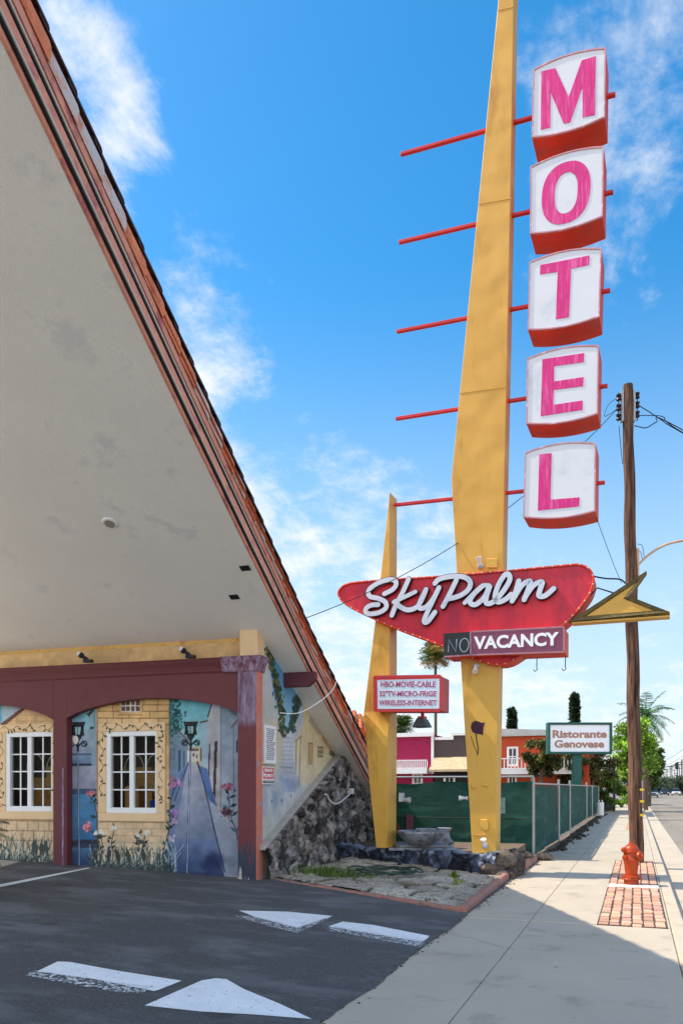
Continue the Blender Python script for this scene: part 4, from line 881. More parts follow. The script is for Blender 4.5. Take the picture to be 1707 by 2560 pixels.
for ch, cs, sf in boxes:
    tl, tr, br, bl = [SG.px(*p, C1) for p in cs]; n = 12; bulT, bulB = .085, .075
    top = [(tl[0] + (tr[0] - tl[0]) * i / n, tl[1] + (tr[1] - tl[1]) * i / n + bulT * (1 - (2 * i / n - 1) ** 2)) for i in range(n + 1)]
    bot = [(br[0] + (bl[0] - br[0]) * i / n, br[1] + (bl[1] - br[1]) * i / n - bulB * (1 - (2 * i / n - 1) ** 2)) for i in range(n + 1)]
    out = top + bot; cx_ = sum(p[0] for p in out) / len(out); cy_ = sum(p[1] for p in out) / len(out)
    g = MB(); g.prism(SG, out, C2, C1 - .02); bx = g.build('letter_box', m_redo, sign, bevel=.01)
    sh = lambda p, d: (p[0] + d * (1 if p[0] < cx_ else -1) * min(1, abs(p[0] - cx_) / .35), p[1] + d * (1 if p[1] < cy_ else -1) * min(1, abs(p[1] - cy_) / .35))
    inn = [sh(p, .022) for p in out]
    g = MB(); m_ = len(out)
    for i in range(m_):
        j = (i + 1) % m_; g.face([SG.pt(*out[i], C1 + .012), SG.pt(*inn[i], C1 + .012), SG.pt(*inn[j], C1 + .012), SG.pt(*out[j], C1 + .012)]); g.face([SG.pt(*out[i], C1 + .012), SG.pt(*out[j], C1 + .012), SG.pt(*out[j], C1 - .03), SG.pt(*out[i], C1 - .03)])
        g.face([SG.pt(*inn[j], C1 + .012), SG.pt(*inn[i], C1 + .012), SG.pt(*inn[i], C1 - .02), SG.pt(*inn[j], C1 - .02)])
    g.build('box_rim', m_rim, bx)
    g = MB(); g.face([SG.pt(*p, C1 - .004) for p in inn][::-1]); g.build('box_face', m_face, bx)
    g = MB(); cc = C1
    if ch == 'O':
        o4 = [SG.px(*s5(p), cc) for p in ((655, 1260), (968, 1225), (815, 1045), (805, 1443))]; i4 = [SG.px(*s5(p), cc) for p in ((738, 1255), (886, 1235), (815, 1113), (810, 1377))]
        def ring(q, n=40):
            ca, cb = (q[0][0] + q[1][0]) / 2, (q[2][1] + q[3][1]) / 2; ra, rb = (q[1][0] - q[0][0]) / 2, (q[2][1] - q[3][1]) / 2; r_ = []
            for i in range(n):
                t = 2 * math.pi * i / n; c_, s_ = math.cos(t), math.sin(t); r_.append((ca + ra * math.copysign(abs(c_) ** .86, c_), cb + rb * math.copysign(abs(s_) ** .86, s_)))
            return r_
        A_, B_ = ring(o4), ring(i4)
        for i in range(40):
            j = (i + 1) % 40; g.face([SG.pt(*A_[i], cc + .004), SG.pt(*A_[j], cc + .004), SG.pt(*B_[j], cc + .004), SG.pt(*B_[i], cc + .004)])
    else:
        pts, f_ = letters[ch]; g.prism(SG, [SG.px(*f_(p), cc) for p in pts], cc - .003, cc + .004)
    g.build('letter', m_mag, bx)
# name board
CB = .10; zB = zp(820, 1380, .5657, CB)
bd = [(45, 190), (54, 160), (85, 141), (150, 131), (300, 120), (560, 103), (830, 79), (1050, 58), (1105, 55), (1148, 72), (1170, 110), (1166, 152), (1140, 206), (1060, 300), (930, 400), (850, 455), (800, 486), (752, 497), (695, 488), (600, 455), (500, 412), (300, 337), (150, 270), (78, 230)]
bdl = poly(zB, spline(bd, 4, True))
g = MB(); g.prism(SG, bdl, -.48, CB - .03); board = g.build('name_board', m_redo, sign, bevel=.012)
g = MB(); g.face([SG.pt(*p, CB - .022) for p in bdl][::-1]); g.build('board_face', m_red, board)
cb_ = (sum(p[0] for p in bdl) / len(bdl), sum(p[1] for p in bdl) / len(bdl))
g = MB(); g.tube([SG.pt(*p, CB - .01) for p in bdl + bdl[:1]], .022, 6, cap=False); g.build('board_rim', m_redo, board, smooth=True)
# rim lamps round the board
m_bulb = M('bulb_glass', (206, 190, 172), .3, .05, 5); proto = None
acc = 0.0; step = .165; per = bdl + bdl[:1]
for i in range(len(per) - 1):
    p, q = per[i], per[i + 1]; l = math.hypot(q[0] - p[0], q[1] - p[1]); t = step - acc
    while t <= l:
        x, y = p[0] + (q[0] - p[0]) * t / l, p[1] + (q[1] - p[1]) * t / l
        w_ = SG.pt(x, y, CB + .012)
        if proto is None:
            g = MB(); g.sphere(w_, .016, 8); proto = g.build('bulb', m_bulb, board, smooth=True); pw = w_
        else:
            o = proto.copy(); col.objects.link(o); o.parent = board; o.location = w_ - pw
        t += step
    acc = (acc + l) % step
# script lettering
def stroke(g, fr, pts, w, c0, c1):
    n = len(pts); Lp, Rp = [], []
    for i in range(n):
        a, b = pts[max(i - 1, 0)], pts[min(i + 1, n - 1)]; dx, dy = b[0] - a[0], b[1] - a[1]; l = math.hypot(dx, dy) or 1; nx, ny = -dy / l, dx / l; ww = w[i] if hasattr(w, '__len__') else w
        Lp.append((pts[i][0] + nx * ww / 2, pts[i][1] + ny * ww / 2)); Rp.append((pts[i][0] - nx * ww / 2, pts[i][1] - ny * ww / 2))
    for i in range(n - 1):
        g.face([fr.pt(*Rp[i], c1), fr.pt(*Rp[i + 1], c1), fr.pt(*Lp[i + 1], c1), fr.pt(*Lp[i], c1)])
        g.face([fr.pt(*Lp[i], c1), fr.pt(*Lp[i + 1], c1), fr.pt(*Lp[i + 1], c0), fr.pt(*Lp[i], c0)]); g.face([fr.pt(*Rp[i + 1], c1), fr.pt(*Rp[i], c1), fr.pt(*Rp[i], c0), fr.pt(*Rp[i + 1], c0)])
    for (p, l_, r_) in ((pts[0], Lp[0], Rp[0]), (pts[-1], Rp[-1], Lp[-1])):
        a0 = math.atan2(l_[1] - p[1], l_[0] - p[0]); rr_ = math.hypot(l_[0] - p[0], l_[1] - p[1]); arc = [(p[0] + rr_ * math.cos(a0 + t) * (1 if True else 0), p[1] + rr_ * math.sin(a0 + t)) for t in np.linspace(0, math.pi, 7)]
        g.face([fr.pt(*q, c1) for q in arc])
        for i in range(6): g.face([fr.pt(*arc[i + 1], c1), fr.pt(*arc[i], c1), fr.pt(*arc[i], c0), fr.pt(*arc[i + 1], c0)])
OX = 1433.7; OY = 44.8            # second enlargement of the lettering measured from here
st = [[(585, 378), (670, 335), (715, 280), (700, 228), (620, 222), (500, 265), (412, 335), (420, 405), (520, 432), (598, 475), (600, 540), (520, 590), (415, 603), (372, 575), (392, 530), (450, 503), (515, 500)],
      [(855, 215), (790, 360), (720, 490), (668, 620)], [(932, 355), (820, 410), (690, 470)], [(700, 470), (760, 522), (850, 560), (950, 525), (1010, 430), (1050, 330)],
      [(1045, 345), (975, 490), (985, 540), (1060, 520), (1140, 420), (1195, 310)], [(1195, 310), (1120, 470), (1050, 620), (1030, 690), (1070, 690), (1150, 585)],
      [(1390, 225), (1320, 370), (1240, 520)], [(1150, 262), (1200, 215), (1330, 185), (1470, 190), (1545, 245), (1525, 330), (1430, 400), (1310, 435)],
      [(50 + OX, 525 - OY), (150 + OX, 420 - OY), (250 + OX, 335 - OY), (325 + OX, 332 - OY)], [(250 + OX, 335 - OY), (150 + OX, 430 - OY), (108 + OX, 515 - OY), (170 + OX, 545 - OY), (270 + OX, 460 - OY), (325 + OX, 340 - OY)],
      [(330 + OX, 345 - OY), (292 + OX, 460 - OY), (295 + OX, 530 - OY), (370 + OX, 515 - OY), (470 + OX, 410 - OY), (550 + OX, 280 - OY), (545 + OX, 212 - OY), (500 + OX, 212 - OY), (430 + OX, 320 - OY), (390 + OX, 450 - OY), (420 + OX, 515 - OY), (500 + OX, 490 - OY), (570 + OX, 430 - OY)],
      [(655 + OX, 280 - OY), (620 + OX, 400 - OY), (580 + OX, 505 - OY)], [(595 + OX, 480 - OY), (690 + OX, 330 - OY), (780 + OX, 282 - OY), (765 + OX, 360 - OY), (715 + OX, 490 - OY)],
      [(720 + OX, 470 - OY), (820 + OX, 330 - OY), (915 + OX, 292 - OY), (895 + OX, 370 - OY), (880 + OX, 445 - OY), (950 + OX, 445 - OY), (1045 + OX, 365 - OY)]]
CL = .17; zL = zp(830, 1400, .2232, CL); gd = MB(); gw = MB(); wv = .095
for i, s_ in enumerate(st):
    pl = poly(zL, spline(s_, 6)); ww = wv if i not in (2, 8) else wv * .85
    stroke(gd, SG, pl, ww + .026, CB - .03, CL - .006 + .0016 * (i % 4)); stroke(gw, SG, pl, ww, CL - .004, CL + .004 + .0007 * i)
nl = gd.build('script_return', m_black, board); gw.build('script_lettering', M('pale_letter_face', (204, 212, 220), .35, .04, 2, c2=(184, 196, 208), c2amt=.25, c2scale=3), board)
# vacancy box
CV = .34; zV = zp(820, 1380, .5657, CV)
q = poly(zV, [(510, 360), (628, 353), (1040, 331), (1040, 441), (630, 455), (512, 463)])
m_plum = M('plum_panel', (128, 62, 88), .4, .08, 2); m_vr = M('vacancy_rim', (170, 120, 130), .5, .15, 5)
g = MB(); g.prism(SG, [q[0], q[2], q[3], q[5]], -.36, CV - .02); vac = g.build('vacancy_box', m_redo, sign, bevel=.008)
g = MB(); g.prism(SG, [q[0], q[1], q[4], q[5]], CV - .02, CV + .004); g.build('no_panel', M('black_panel', (30, 34, 38), .35, .1, 3), vac)
g = MB(); g.prism(SG, [q[1], q[2], q[3], q[4]], CV - .02, CV); g.build('vacancy_panel', m_plum, vac)
g = MB()
for a_, b_ in ((q[1], q[2]), (q[2], q[3]), (q[3], q[4]), (q[4], q[1]), (q[4], q[5])): ribbon(g, SG, [a_, b_], .028, CV + .007)
g.build('panel_rim', m_vr, vac)
zc = zp(1150, 1390, .2232, CV); tl, bl_, tr, br_ = zc(155, 905), zc(190, 1045), zc(1105, 848), zc(1055, 1005)
dl_ = ((tr[1] + br_[1]) - (tl[1] + bl_[1])) / 2 / (1105 - 155) * 0
th = math.atan2((tr[1] + br_[1]) / 2 - (tl[1] + bl_[1]) / 2, tr[0] - tl[0]); hh = ((tl[1] - bl_[1]) + (tr[1] - br_[1])) / 2
FV = Fr(SG.pt(tl[0], (tl[1] + bl_[1]) / 2, 0), SA * math.cos(th) + SB * math.sin(th), SB * math.cos(th) - SA * math.sin(th))
m_lw = M('white_letter', (240, 240, 240), .5, .03, 4)
text('VACANCY', FV, (0, tr[0] - tl[0], -hh / 2, hh / 2), CV + .002, .008, m_lw, 'vacancy_lettering', vac, bold=.035)
z1 = zp(830, 1400, .2232, CV + .02); g = MB(); npts = poly(z1, [(1300, 1030), (1307, 892), (1386, 1030), (1396, 886)]); m_neon = M('unlit_neon', (150, 168, 180), .3)
g.tube([SG.pt(*p, CV + .025) for p in npts], .010, 6); c_ = z1(1480, 955); rx = z1(1530, 955)[0] - c_[0]; ry = c_[1] - z1(1480, 1030)[1]
g.tube([SG.pt(c_[0] + rx * math.cos(t), c_[1] + ry * math.sin(t), CV + .025) for t in np.linspace(0, 6.2832, 26)], .010, 6); g.build('no_neon_lettering', m_neon, vac)
for (hx, hy) in ((836, 1118), (1160, 1108)):
    p = zc(hx, hy); g = MB(); g.tube([SG.pt(p[0], p[1], .12), SG.pt(p[0], p[1] - .17, .12), SG.pt(p[0] + .01, p[1] - .23, .12), SG.pt(p[0] - .03, p[1] - .26, .12), SG.pt(p[0] - .06, p[1] - .22, .12)], .009, 6); g.build('hook', m_black, vac)
# arrow
CA = .05; zA = zp(820, 1380, .5657, CA)
g = MB(); g.prism(SG, poly(zA, [(1062, 308), (1406, 84), (1328, 195), (1508, 262), (1508, 274)]), -.20, CA - .03); arr = g.build('arrow', M('arrow_rim', (104, 88, 42), .8, .3, 8, c2=(170, 130, 50), c2amt=.3, c2scale=9), sign, bevel=.008)
g = MB(); g.prism(SG, poly(zA, [(1140, 282), (1362, 132), (1303, 205), (1440, 258)]), CA - .03, CA - .022); g.build('arrow_panel', m_sy2, arr)
g = MB()
outl = poly(zA, [(1062, 308), (1406, 84), (1328, 195), (1508, 266)]); inl = poly(zA, [(1122, 288), (1372, 124), (1308, 202), (1448, 262)])
for i in range(4):
    j = (i + 1) % 4; g.face([SG.pt(*outl[i], CA + .02), SG.pt(*inl[i], CA + .0), SG.pt(*inl[j], CA + .0), SG.pt(*outl[j], CA + .02)][::-1]); g.face([SG.pt(*outl[i], CA + .02), SG.pt(*outl[j], CA + .02), SG.pt(*outl[j], CA - .03), SG.pt(*outl[i], CA - .03)])
g.build('arrow_border', M('arrow_border', (96, 84, 50), .8, .35, 10), arr)
g = MB(); p0 = zA(1062, 309); p1 = zA(1508, 277); g.prism(SG, [(p0[0] + .05, p0[1] - .035), (p1[0], p1[1] - .035), (p1[0], p1[1] - .005), (p0[0] + .05, p0[1] - .005)], -.2, CA - .01); g.build('arrow_sill', m_sy2, arr)
g = MB()
g.tube([SG.pt(*p, -.1) for p in spline(poly(zA, [(1165, 98), (1220, 108), (1285, 112), (1310, 130)]), 5)], .014, 6); g.tube([SG.pt(*p, -.1) for p in poly(zA, [(1150, 190), (1185, 150), (1255, 172)])], .014, 6); g.build('cable', m_black, arr)
# amenities box on the slim pylon
CH_ = .30; zH = zp(560, 1600, .4464, CH_)
q = poly(zH, [(840, 206), (1213, 201), (1211, 395), (843, 396)]); g = MB(); g.prism(SG, q, -.32, CH_ - .02); am = g.build('amenities_box', M('red_box', (196, 50, 54), .5, .12, 3, c2=(166, 60, 74), c2amt=.25, c2scale=3), sign, bevel=.008)
w = poly(zH, [(856, 224), (1205, 216), (1204, 384), (858, 386)]); g = MB(); g.prism(SG, w, CH_ - .02, CH_ - .008); g.build('amenities_face', M('pale_blue_plexi', (206, 222, 232), .3, .03, 2), am)
g = MB()
for a_, b_ in ((q[0], q[1]), (q[1], q[2]), (q[2], q[3]), (q[3], q[0])): ribbon(g, SG, [a_, b_], .05, CH_ + .002)
g.build('amenities_rim', am.data.materials[0], am)
m_faded = M('faded_red_letter', (170, 66, 104), .6, .25, 9)
for (s_, x0, x1, y0, y1) in (('HBO-MOVIE-CABLE', 876, 1184, 231, 264), ('32"TV-MICRO-FRIGE', 868, 1188, 284, 316), ('WIRELESS-INTERNET', 866, 1190, 336, 366)):
    a_, b_ = zH(x0, y1), zH(x1, y0); c_ = zH(x0, y0); d_ = zH(x1, y1); th = math.atan2(((b_[1] + d_[1]) - (a_[1] + c_[1])) / 2, b_[0] - a_[0]); hh = ((c_[1] - a_[1]) + (b_[1] - d_[1])) / 2
    FH = Fr(SG.pt(a_[0], (a_[1] + c_[1]) / 2), SA * math.cos(th) + SB * math.sin(th), SB * math.cos(th) - SA * math.sin(th)); text(s_, FH, (0, b_[0] - a_[0], -hh / 2, hh / 2), CH_ - .007, .004, m_faded, 'amenities_lettering', am, bold=.02)
m_grey = M('grey_metal', (176, 178, 180), .5, .1, 5, metal=.3)
g = MB(); zz = zp(560, 1600, .4464, 0); b0 = poly(zz, [(1086, 440), (1122, 440), (1146, 486), (1062, 490)]); g.prism(SG, b0, -.25, .12); fl = g.build('floodlight', M('dark_metal', (60, 64, 68), .5, .2, 5), sign, bevel=.01)
g = MB(); g.prism(SG, poly(zz, [(1098, 405), (1112, 405), (1112, 430), (1098, 430)]), -.1, -.04); g.prism(SG, poly(zz, [(1086, 428), (1122, 426), (1122, 441), (1086, 441)]), -.16, .04); g.build('floodlight_mount', m_bar, fl)
m_lampw = M('lamp_white', (226, 226, 222), .4, .05, 5)
def spot(px_, py_, dx, dz, c=.08):
    p = SG.px(px_, py_, c); o = SG.pt(*p, c); d = (SA * dx + SB * dz + SG.c * .55).normalized(); g = MB(); g.lathe(o, [(.02, -.02), (.028, .0), (.032, .06), (.055, .13), (.058, .15), (.045, .145)], 14, d); l_ = g.build('spot_lamp', m_lampw, sign, smooth=True)
    g = MB(); g.lathe(SG.pt(p[0], p[1], 0), [(.06, -.0), (.06, .035), (.02, .05), (.02, c + .02)], 12, SG.c); g.build('spot_base', m_grey, l_, smooth=True)
spot(1210, 2115, -.1, 1.2, .09); spot(1198, 1412, -.1, 1.6, .10); spot(1188, 1664, .1, -.9, .09)
p = f0(1166, 1996); g = MB(); g.lathe(SG.pt(p[0] - .02, p[1], -.2), [(.04, 0), (.04, .04), (.025, .05), (.025, .08), (.05, .16), (.05, .18)], 12, -SA); g.build('spot_lamp', m_lampw, sign, smooth=True)
p = f0(978, 1993); g = MB(); g.box(SG, p[0] + .08, p[0] + .16, p[1] - .09, p[1] + .09, -.36, -.22); g.lathe(SG.pt(p[0] + .14, p[1] - .05, -.25), [(.03, 0), (.035, .06), (.06, .16), (.06, .18)], 12, SA); g.build('spot_lamp', m_grey, sign, smooth=False)

# ---------------------------------------------------------------- notices and fittings on the motel walls
def wall_sign(name, fr, q, c0, c1, mat, label, cat, bevel=.004):
    p = fr.pt((q[0][0] + q[1][0]) / 2, min(x[1] for x in q), c0); g = MB(); g.prism(fr, q, c0, c1); o = g.build(name, mat, None, loc=p, bevel=bevel); return tag(o, label, cat)
zN = lambda x, y: SWF.px(640 + x * .1658, 1780 + y * .1658, .03)
q = [zN(118, 790), zN(304, 796), zN(318, 190), zN(120, 178)]; a0, a1, b0, b1 = q[0][0], (q[1][0] + q[2][0]) / 2, (q[0][1] + q[1][1]) / 2, (q[2][1] + q[3][1]) / 2
m_notice = M('notice_white', (234, 234, 236), .5, .03, 5); m_frame = M('notice_frame', (190, 184, 170), .5, .1, 5); m_ink = M('grey_ink', (140, 142, 150), .7)
no = wall_sign('notice_board', SWF, [(a0, b0), (a1, b0), (a1, b1), (a0, b1)], .0, .03, m_frame, 'tall white notice in small print on the muralled side wall', 'notice')
g = MB(); g.box(SWF, a0 + .03, a1 - .03, b0 + .025, b1 - .025, .03, .034); g.build('notice_sheet', m_notice, no)
g = MB(); rr = random.Random(3); nl_ = 17
for i in range(nl_):
    y = b1 - .09 - i * (b1 - b0 - .15) / nl_; x = a0 + .09 + rr.uniform(0, .05)
    while x < a1 - .12 - rr.uniform(0, .08):
        w_ = rr.uniform(.03, .10); g.box(SWF, x, min(x + w_, a1 - .09), y - .011, y + .011, .034, .036); x += w_ + .02
g.build('notice_print', m_ink, no)
q = [zN(118, 1090), zN(275, 1090), zN(285, 832), zN(118, 820)]; a0, a1 = q[0][0], q[2][0]; b0 = q[0][1]; b1 = (q[2][1] + q[3][1]) / 2; bm_ = (zN(118, 1005)[1] + zN(280, 1010)[1]) / 2
m_signred = M('sign_red', (204, 44, 62), .5, .08, 5, c2=(226, 150, 156), c2amt=.2, c2scale=8)
ps = wall_sign('warning_sign', SWF, [(a0, b0), (a1, b0), (a1, b1), (a0, b1)], .0, .012, m_notice, 'small red and white PRIVATE PROPERTY sign under the tall notice', 'sign')
g = MB(); g.box(SWF, a0 + .015, a1 - .015, bm_, b1 - .015, .012, .015); g.build('red_field', m_signred, ps); g = MB(); g.box(SWF, a0 + .015, a1 - .015, b0 + .02, bm_ - .03, .012, .015); g.build('black_field', m_black, ps)
hB = b1 - bm_; wS = a1 - a0
text('PRIVATE', SWF, (a0 + wS * .14, a1 - wS * .14, bm_ + hB * .56, bm_ + hB * .84), .015, .003, m_lw, 'sign_lettering', ps, bold=.03); text('PROPERTY', SWF, (a0 + wS * .08, a1 - wS * .08, bm_ + hB * .12, bm_ + hB * .42), .015, .003, m_lw, 'sign_lettering', ps, bold=.03)
text('NO TRESPASSING', SWF, (a0 + wS * .1, a1 - wS * .1, b0 + .05, bm_ - .06), .015, .003, m_lw, 'sign_lettering', ps, bold=.02)
for i, (px_, py_, lab) in enumerate(((218, 1651, 'small black spotlight on the cornice between the two arches'), (474, 1640, 'small black spotlight on the cornice nearest the ochre corner block'))):
    a, b = FWF.px(px_, py_ + 2, .02); o0 = FWF.pt(a, b, .0); t_ = thing('spotlight', o0, lab, 'spotlight', 'spotlights on the cornice')
    g = MB(); g.box(FWF, a - .07, a + .10, b - .02, b + .03, -.04, .05); g.build('mount', m_black, t_, bevel=.006)
    d = (bv * -.75 + up * .6 - bu * .3).normalized(); g = MB(); g.lathe(FWF.pt(a, b + .03, .02), [(.03, -.02), (.035, .02), (.03, .08), (.05, .10), (.052, .15)], 12, d); g.build('lamp_head', m_black, t_, smooth=True)
    g = MB(); g.sphere(FWF.pt(a, b + .03, .02) + d * .165, .046, 10); g.build('lamp_bulb', m_lampw, t_, smooth=True)
# conduit with junction box on the rubble wall
cf = lambda x, y: SWF.px(640 + x * .2977, 1550 + y * .2977, .28)
p = cf(812, 1440); t_ = thing('junction_box', SWF.pt(p[0], p[1], .2), 'white junction box with a bent conduit on the dark rubble wall', 'junction box')
g = MB(); g.box(SWF, p[0] - .10, p[0] + .12, p[1] - .06, p[1] + .07, .16, .28); g.build('box', m_lampw, t_, bevel=.01)
g = MB(); g.tube([SWF.pt(*cf(x, y), .27) for x, y in spline([(790, 1462), (730, 1515), (690, 1540), (655, 1540), (620, 1510), (600, 1470), (580, 1464)], 5)], .016, 8); g.build('conduit', m_lampw, t_, smooth=True)
# cable across the rake
g = MB(); pts = [atD(640 + x * .2977, 1550 + y * .2977, D) for x, y, D in spline([(675, 515, 14.1), (640, 590, 14.0), (560, 665, 13.9), (430, 750, 13.8), (330, 785, 13.7), (200, 780, 13.6)], 6)]
o = g.tube(pts, .008, 6).build('loose_cable', m_lampw, None, loc=pts[0], smooth=True); tag(o, 'thin white cable hanging from the eave tiles across the side mural', 'cable')

# ---------------------------------------------------------------- paved bed, edging, planter
A_, B_, C_, D_ = Vector((-5.93, 12.55, .15)), Vector((-2.22, 10.86, .01)), Vector((-2.30, 15.15, .03)), Vector((-5.75, 16.4, .16))
def bed():
    n, m = 150, 130; U, T = np.meshgrid(np.linspace(0, 1, n), np.linspace(0, 1, m)); a, b, c, d = (np.array(x) for x in (A_, B_, C_, D_))
    Pp = (a * ((1 - U) * (1 - T))[..., None] + b * (U * (1 - T))[..., None] + c * (U * T)[..., None] + d * ((1 - U) * T)[..., None]); X, Y = Pp[..., 0], Pp[..., 1]
    rr = np.random.default_rng(3); pts = []
    for i in range(-1, 8):
        for j in range(-1, 9): pts.append((-6.2 + i * .66 + (j % 2) * .33, 10.6 + j * .66))
    pts = np.array(pts) + rr.normal(0, .05, (len(pts), 2)); d = np.hypot(X.reshape(-1, 1) - pts[:, 0] + .05 * (fbm(X * 3, Y * 3, 4) - .5).reshape(-1, 1), Y.reshape(-1, 1) - pts[:, 1]); o = np.sort(d, 1); e = (o[:, 1] - o[:, 0]).reshape(X.shape); sid = d.argmin(1).reshape(X.shape)
    tone = rr.uniform(.86, 1.1, len(pts))[sid]; lift = rr.uniform(-.02, .02, len(pts))[sid]; crack = np.clip((.085 - e) / .05, 0, 1) * np.clip((fbm(X * 2.2, Y * 2.2, 55) - .30) * 4, .15, 1)
    Pp[..., 2] += .035 + lift + .02 * (fbm(X * 2, Y * 2, 8) - .5) - .05 * crack + .012 * rr.random(X.shape)
    cl = np.array([184, 173, 157]) * (tone * (.8 + .42 * rr.random(X.shape)))[..., None]; wd = np.clip(crack * (.55 + .6 * fbm(X * 3, Y * 3, 19)), 0, 1)[..., None]; cl = cl * (1 - wd) + np.array([52, 52, 40]) * wd
    dm = np.clip((fbm(X * 1.4, Y * 1.4, 40) - .55) * 5, 0, 1)[..., None] * .5; cl = cl * (1 - dm) + np.array([104, 96, 82]) * dm
    idx = np.arange(n * m).reshape(m, n); f = np.stack([idx[:-1, :-1], idx[:-1, 1:], idx[1:, 1:], idx[1:, :-1]], -1).reshape(-1, 4)
    raw_mesh('paved_bed', Pp.reshape(-1, 3), f, M('aggregate', (150, 146, 140), .95, .25, 60, attr='Col', bump=1.0, bscale=140, spec=.1), None, loc=A_, cols=lin(np.clip(cl.reshape(-1, 3), 0, 255)), kind='structure')
bed()
m_clay = M('clay_edging', (172, 118, 104), .9, .2, 5, bump=.9, bscale=30, c2=(128, 112, 104), c2amt=.4, c2scale=5)
def edging(name, p, q, w, h, seg, label, rough=0.0):
    n = int((q - p).length / seg); g = MB(); d = (q - p) / n; sd = d.cross(up).normalized(); rr = random.Random(4)
    prof = [(-w / 2, -.06), (-w / 2, h * .55), (-w * .3, h * .92), (0, h), (w * .3, h * .92), (w / 2, h * .55), (w / 2, -.06)]
    for i in range(n):
        a, b = p + d * i, p + d * (i + .97); jj = rr.uniform(-rough, rough); hh = 1 + rr.uniform(-rough * 5, rough * 5)
        r0 = [a + sd * (x + jj) + up * z * hh for x, z in prof]; r1 = [b + sd * (x + jj + rr.uniform(-rough, rough)) + up * z * hh for x, z in prof]
        for k in range(6): g.face([r0[k], r0[k + 1], r1[k + 1], r1[k]][::-1])
        g.face(r0); g.face(r1[::-1])
    o = g.build(name, m_clay, None, loc=p); return tag(o, label, 'edging', 'clay edging of the paved bed')
edging('clay_edging', A_ + Vector((-.02, -.04, -.04)), B_ + Vector((.0, 0, 0)), .12, .055, .17, 'broken scalloped clay edging between the paved bed and the asphalt drive', .012)
edging('clay_edging', B_ + Vector((-.01, -.02, 0)), C_ + Vector((.0, .1, 0)), .13, .09, 1.2, 'smooth clay edging between the paved bed and the sidewalk', .004)
edging('clay_edging', Vector((-2.25, 16.6, 0)), Vector((-2.25, 19.0, 0)), .2, .16, .8, 'short clay kerb below the fence corner beyond the rock heap', .006)
WP0, WP1 = Vector((-6.35, 16.42, 0)), Vector((-2.42, 15.28, 0)); wl = (WP1 - WP0).length; PF = Fr(WP0, (WP1 - WP0), up)
planter = stones(PF, lambda a: .45 + .03 * math.sin(a * 5) + .02 * math.sin(a * 13), 0, wl, -.05, .0, 'planter_wall', None, m_rock, .30, (58, 64, 80), (190, 206, 224), res=.022, seed=8, loc=WP0, back=-.3, amp=.12)
tag(planter, 'low rubble planter wall of dark stone splashed with pale blue paint', 'planter')
g = MB(); pb = [PF.pt(0, 0, -.12), PF.pt(wl + .05, 0, -.12), Vector((-2.42, 19.0, 0)), Vector((-7.5, 19.1, 0))]; g.face([p + up * .40 for p in pb]); g.face([pb[1] - up * .1, pb[2] - up * .1, pb[2] + up * .40, pb[1] + up * .40]); g.build('soil', m_dirt, planter)
# rock heap at the corner
m_rockb = M('rock_grey', (120, 108, 96), .95, .45, 5, bump=1.5, bscale=14, c2=(62, 54, 50), c2amt=.45, c2scale=5)
m_rockd = M('rock_dark', (70, 62, 58), .95, .5, 5, bump=1.5, bscale=14, c2=(140, 126, 108), c2amt=.2, c2scale=6)
def rock(p, r, sx, sy, sz, mat, label, seed):
    rr = np.random.default_rng(seed); n = 22; m = 14; vs = []
    for i in range(m + 1):
        th = math.pi * i / m
        for j in range(n):
            ph = 2 * math.pi * j / n; vs.append((math.sin(th) * math.cos(ph), math.sin(th) * math.sin(ph), -math.cos(th)))
    v = np.array(vs); k = rr.uniform(0, 30, 2); dsp = 1 + .75 * (fbm(v[:, 0] * 1.7 + k[0] + v[:, 2], v[:, 1] * 1.7 + k[1] + 3, seed, 4) - .48) + .35 * (fbm(v[:, 0] * 4 + k[0], v[:, 2] * 4 + v[:, 1] * 2 + k[1], seed + 3, 4) - .48)
    q = np.round(dsp * 7) / 7 * .4 + dsp * .6; v = v * q[:, None] * r * np.array([sx, sy, sz]) + np.array(p)
    f = [(i * n + j, i * n + (j + 1) % n, (i + 1) * n + (j + 1) % n, (i + 1) * n + j) for i in range(m) for j in range(n)]
    o = raw_mesh('rock', v, f, mat, None, loc=Vector(p) - up * r * sz * .8); return tag(o, label, 'rock', 'rocks heaped at the planter corner')
rock((-2.42, 15.45, .30), .27, 1, 1.1, .8, m_rockb, 'large pale jagged rock topping the heap beside the main pylon foot', 3)
rock((-2.25, 15.75, .22), .30, .8, 1.3, 1.05, m_rockd, 'tall dark rock at the street side of the heap', 5)
rock((-2.55, 15.18, .13), .20, 1.2, .7, .8, m_rockd, 'dark rock under the pale one at the end of the planter wall', 7)
rock((-2.36, 15.12, .07), .12, 1.1, .9, .75, m_rockb, 'smallest pale rock resting on the corner of the paved bed', 12)
rock((-2.22, 15.32, .08), .17, .7, 1.0, .8, m_rockd, 'low dark rock against the clay edging by the sidewalk', 15)
rock((-2.30, 16.3, .16), .25, .9, 1.2, .9, m_rockd, 'dark rock furthest back in the heap near the fence post', 17)
rock((-2.08, 19.3, .08), .17, 1.5, 1.2, .6, m_rockd, 'flat dark lump on the sidewalk at the foot of the fence corner', 19)
rock((-2.35, 18.1, .2), .16, 1.4, 1.4, .6, m_rockd, 'dark lump behind the short clay kerb', 23)
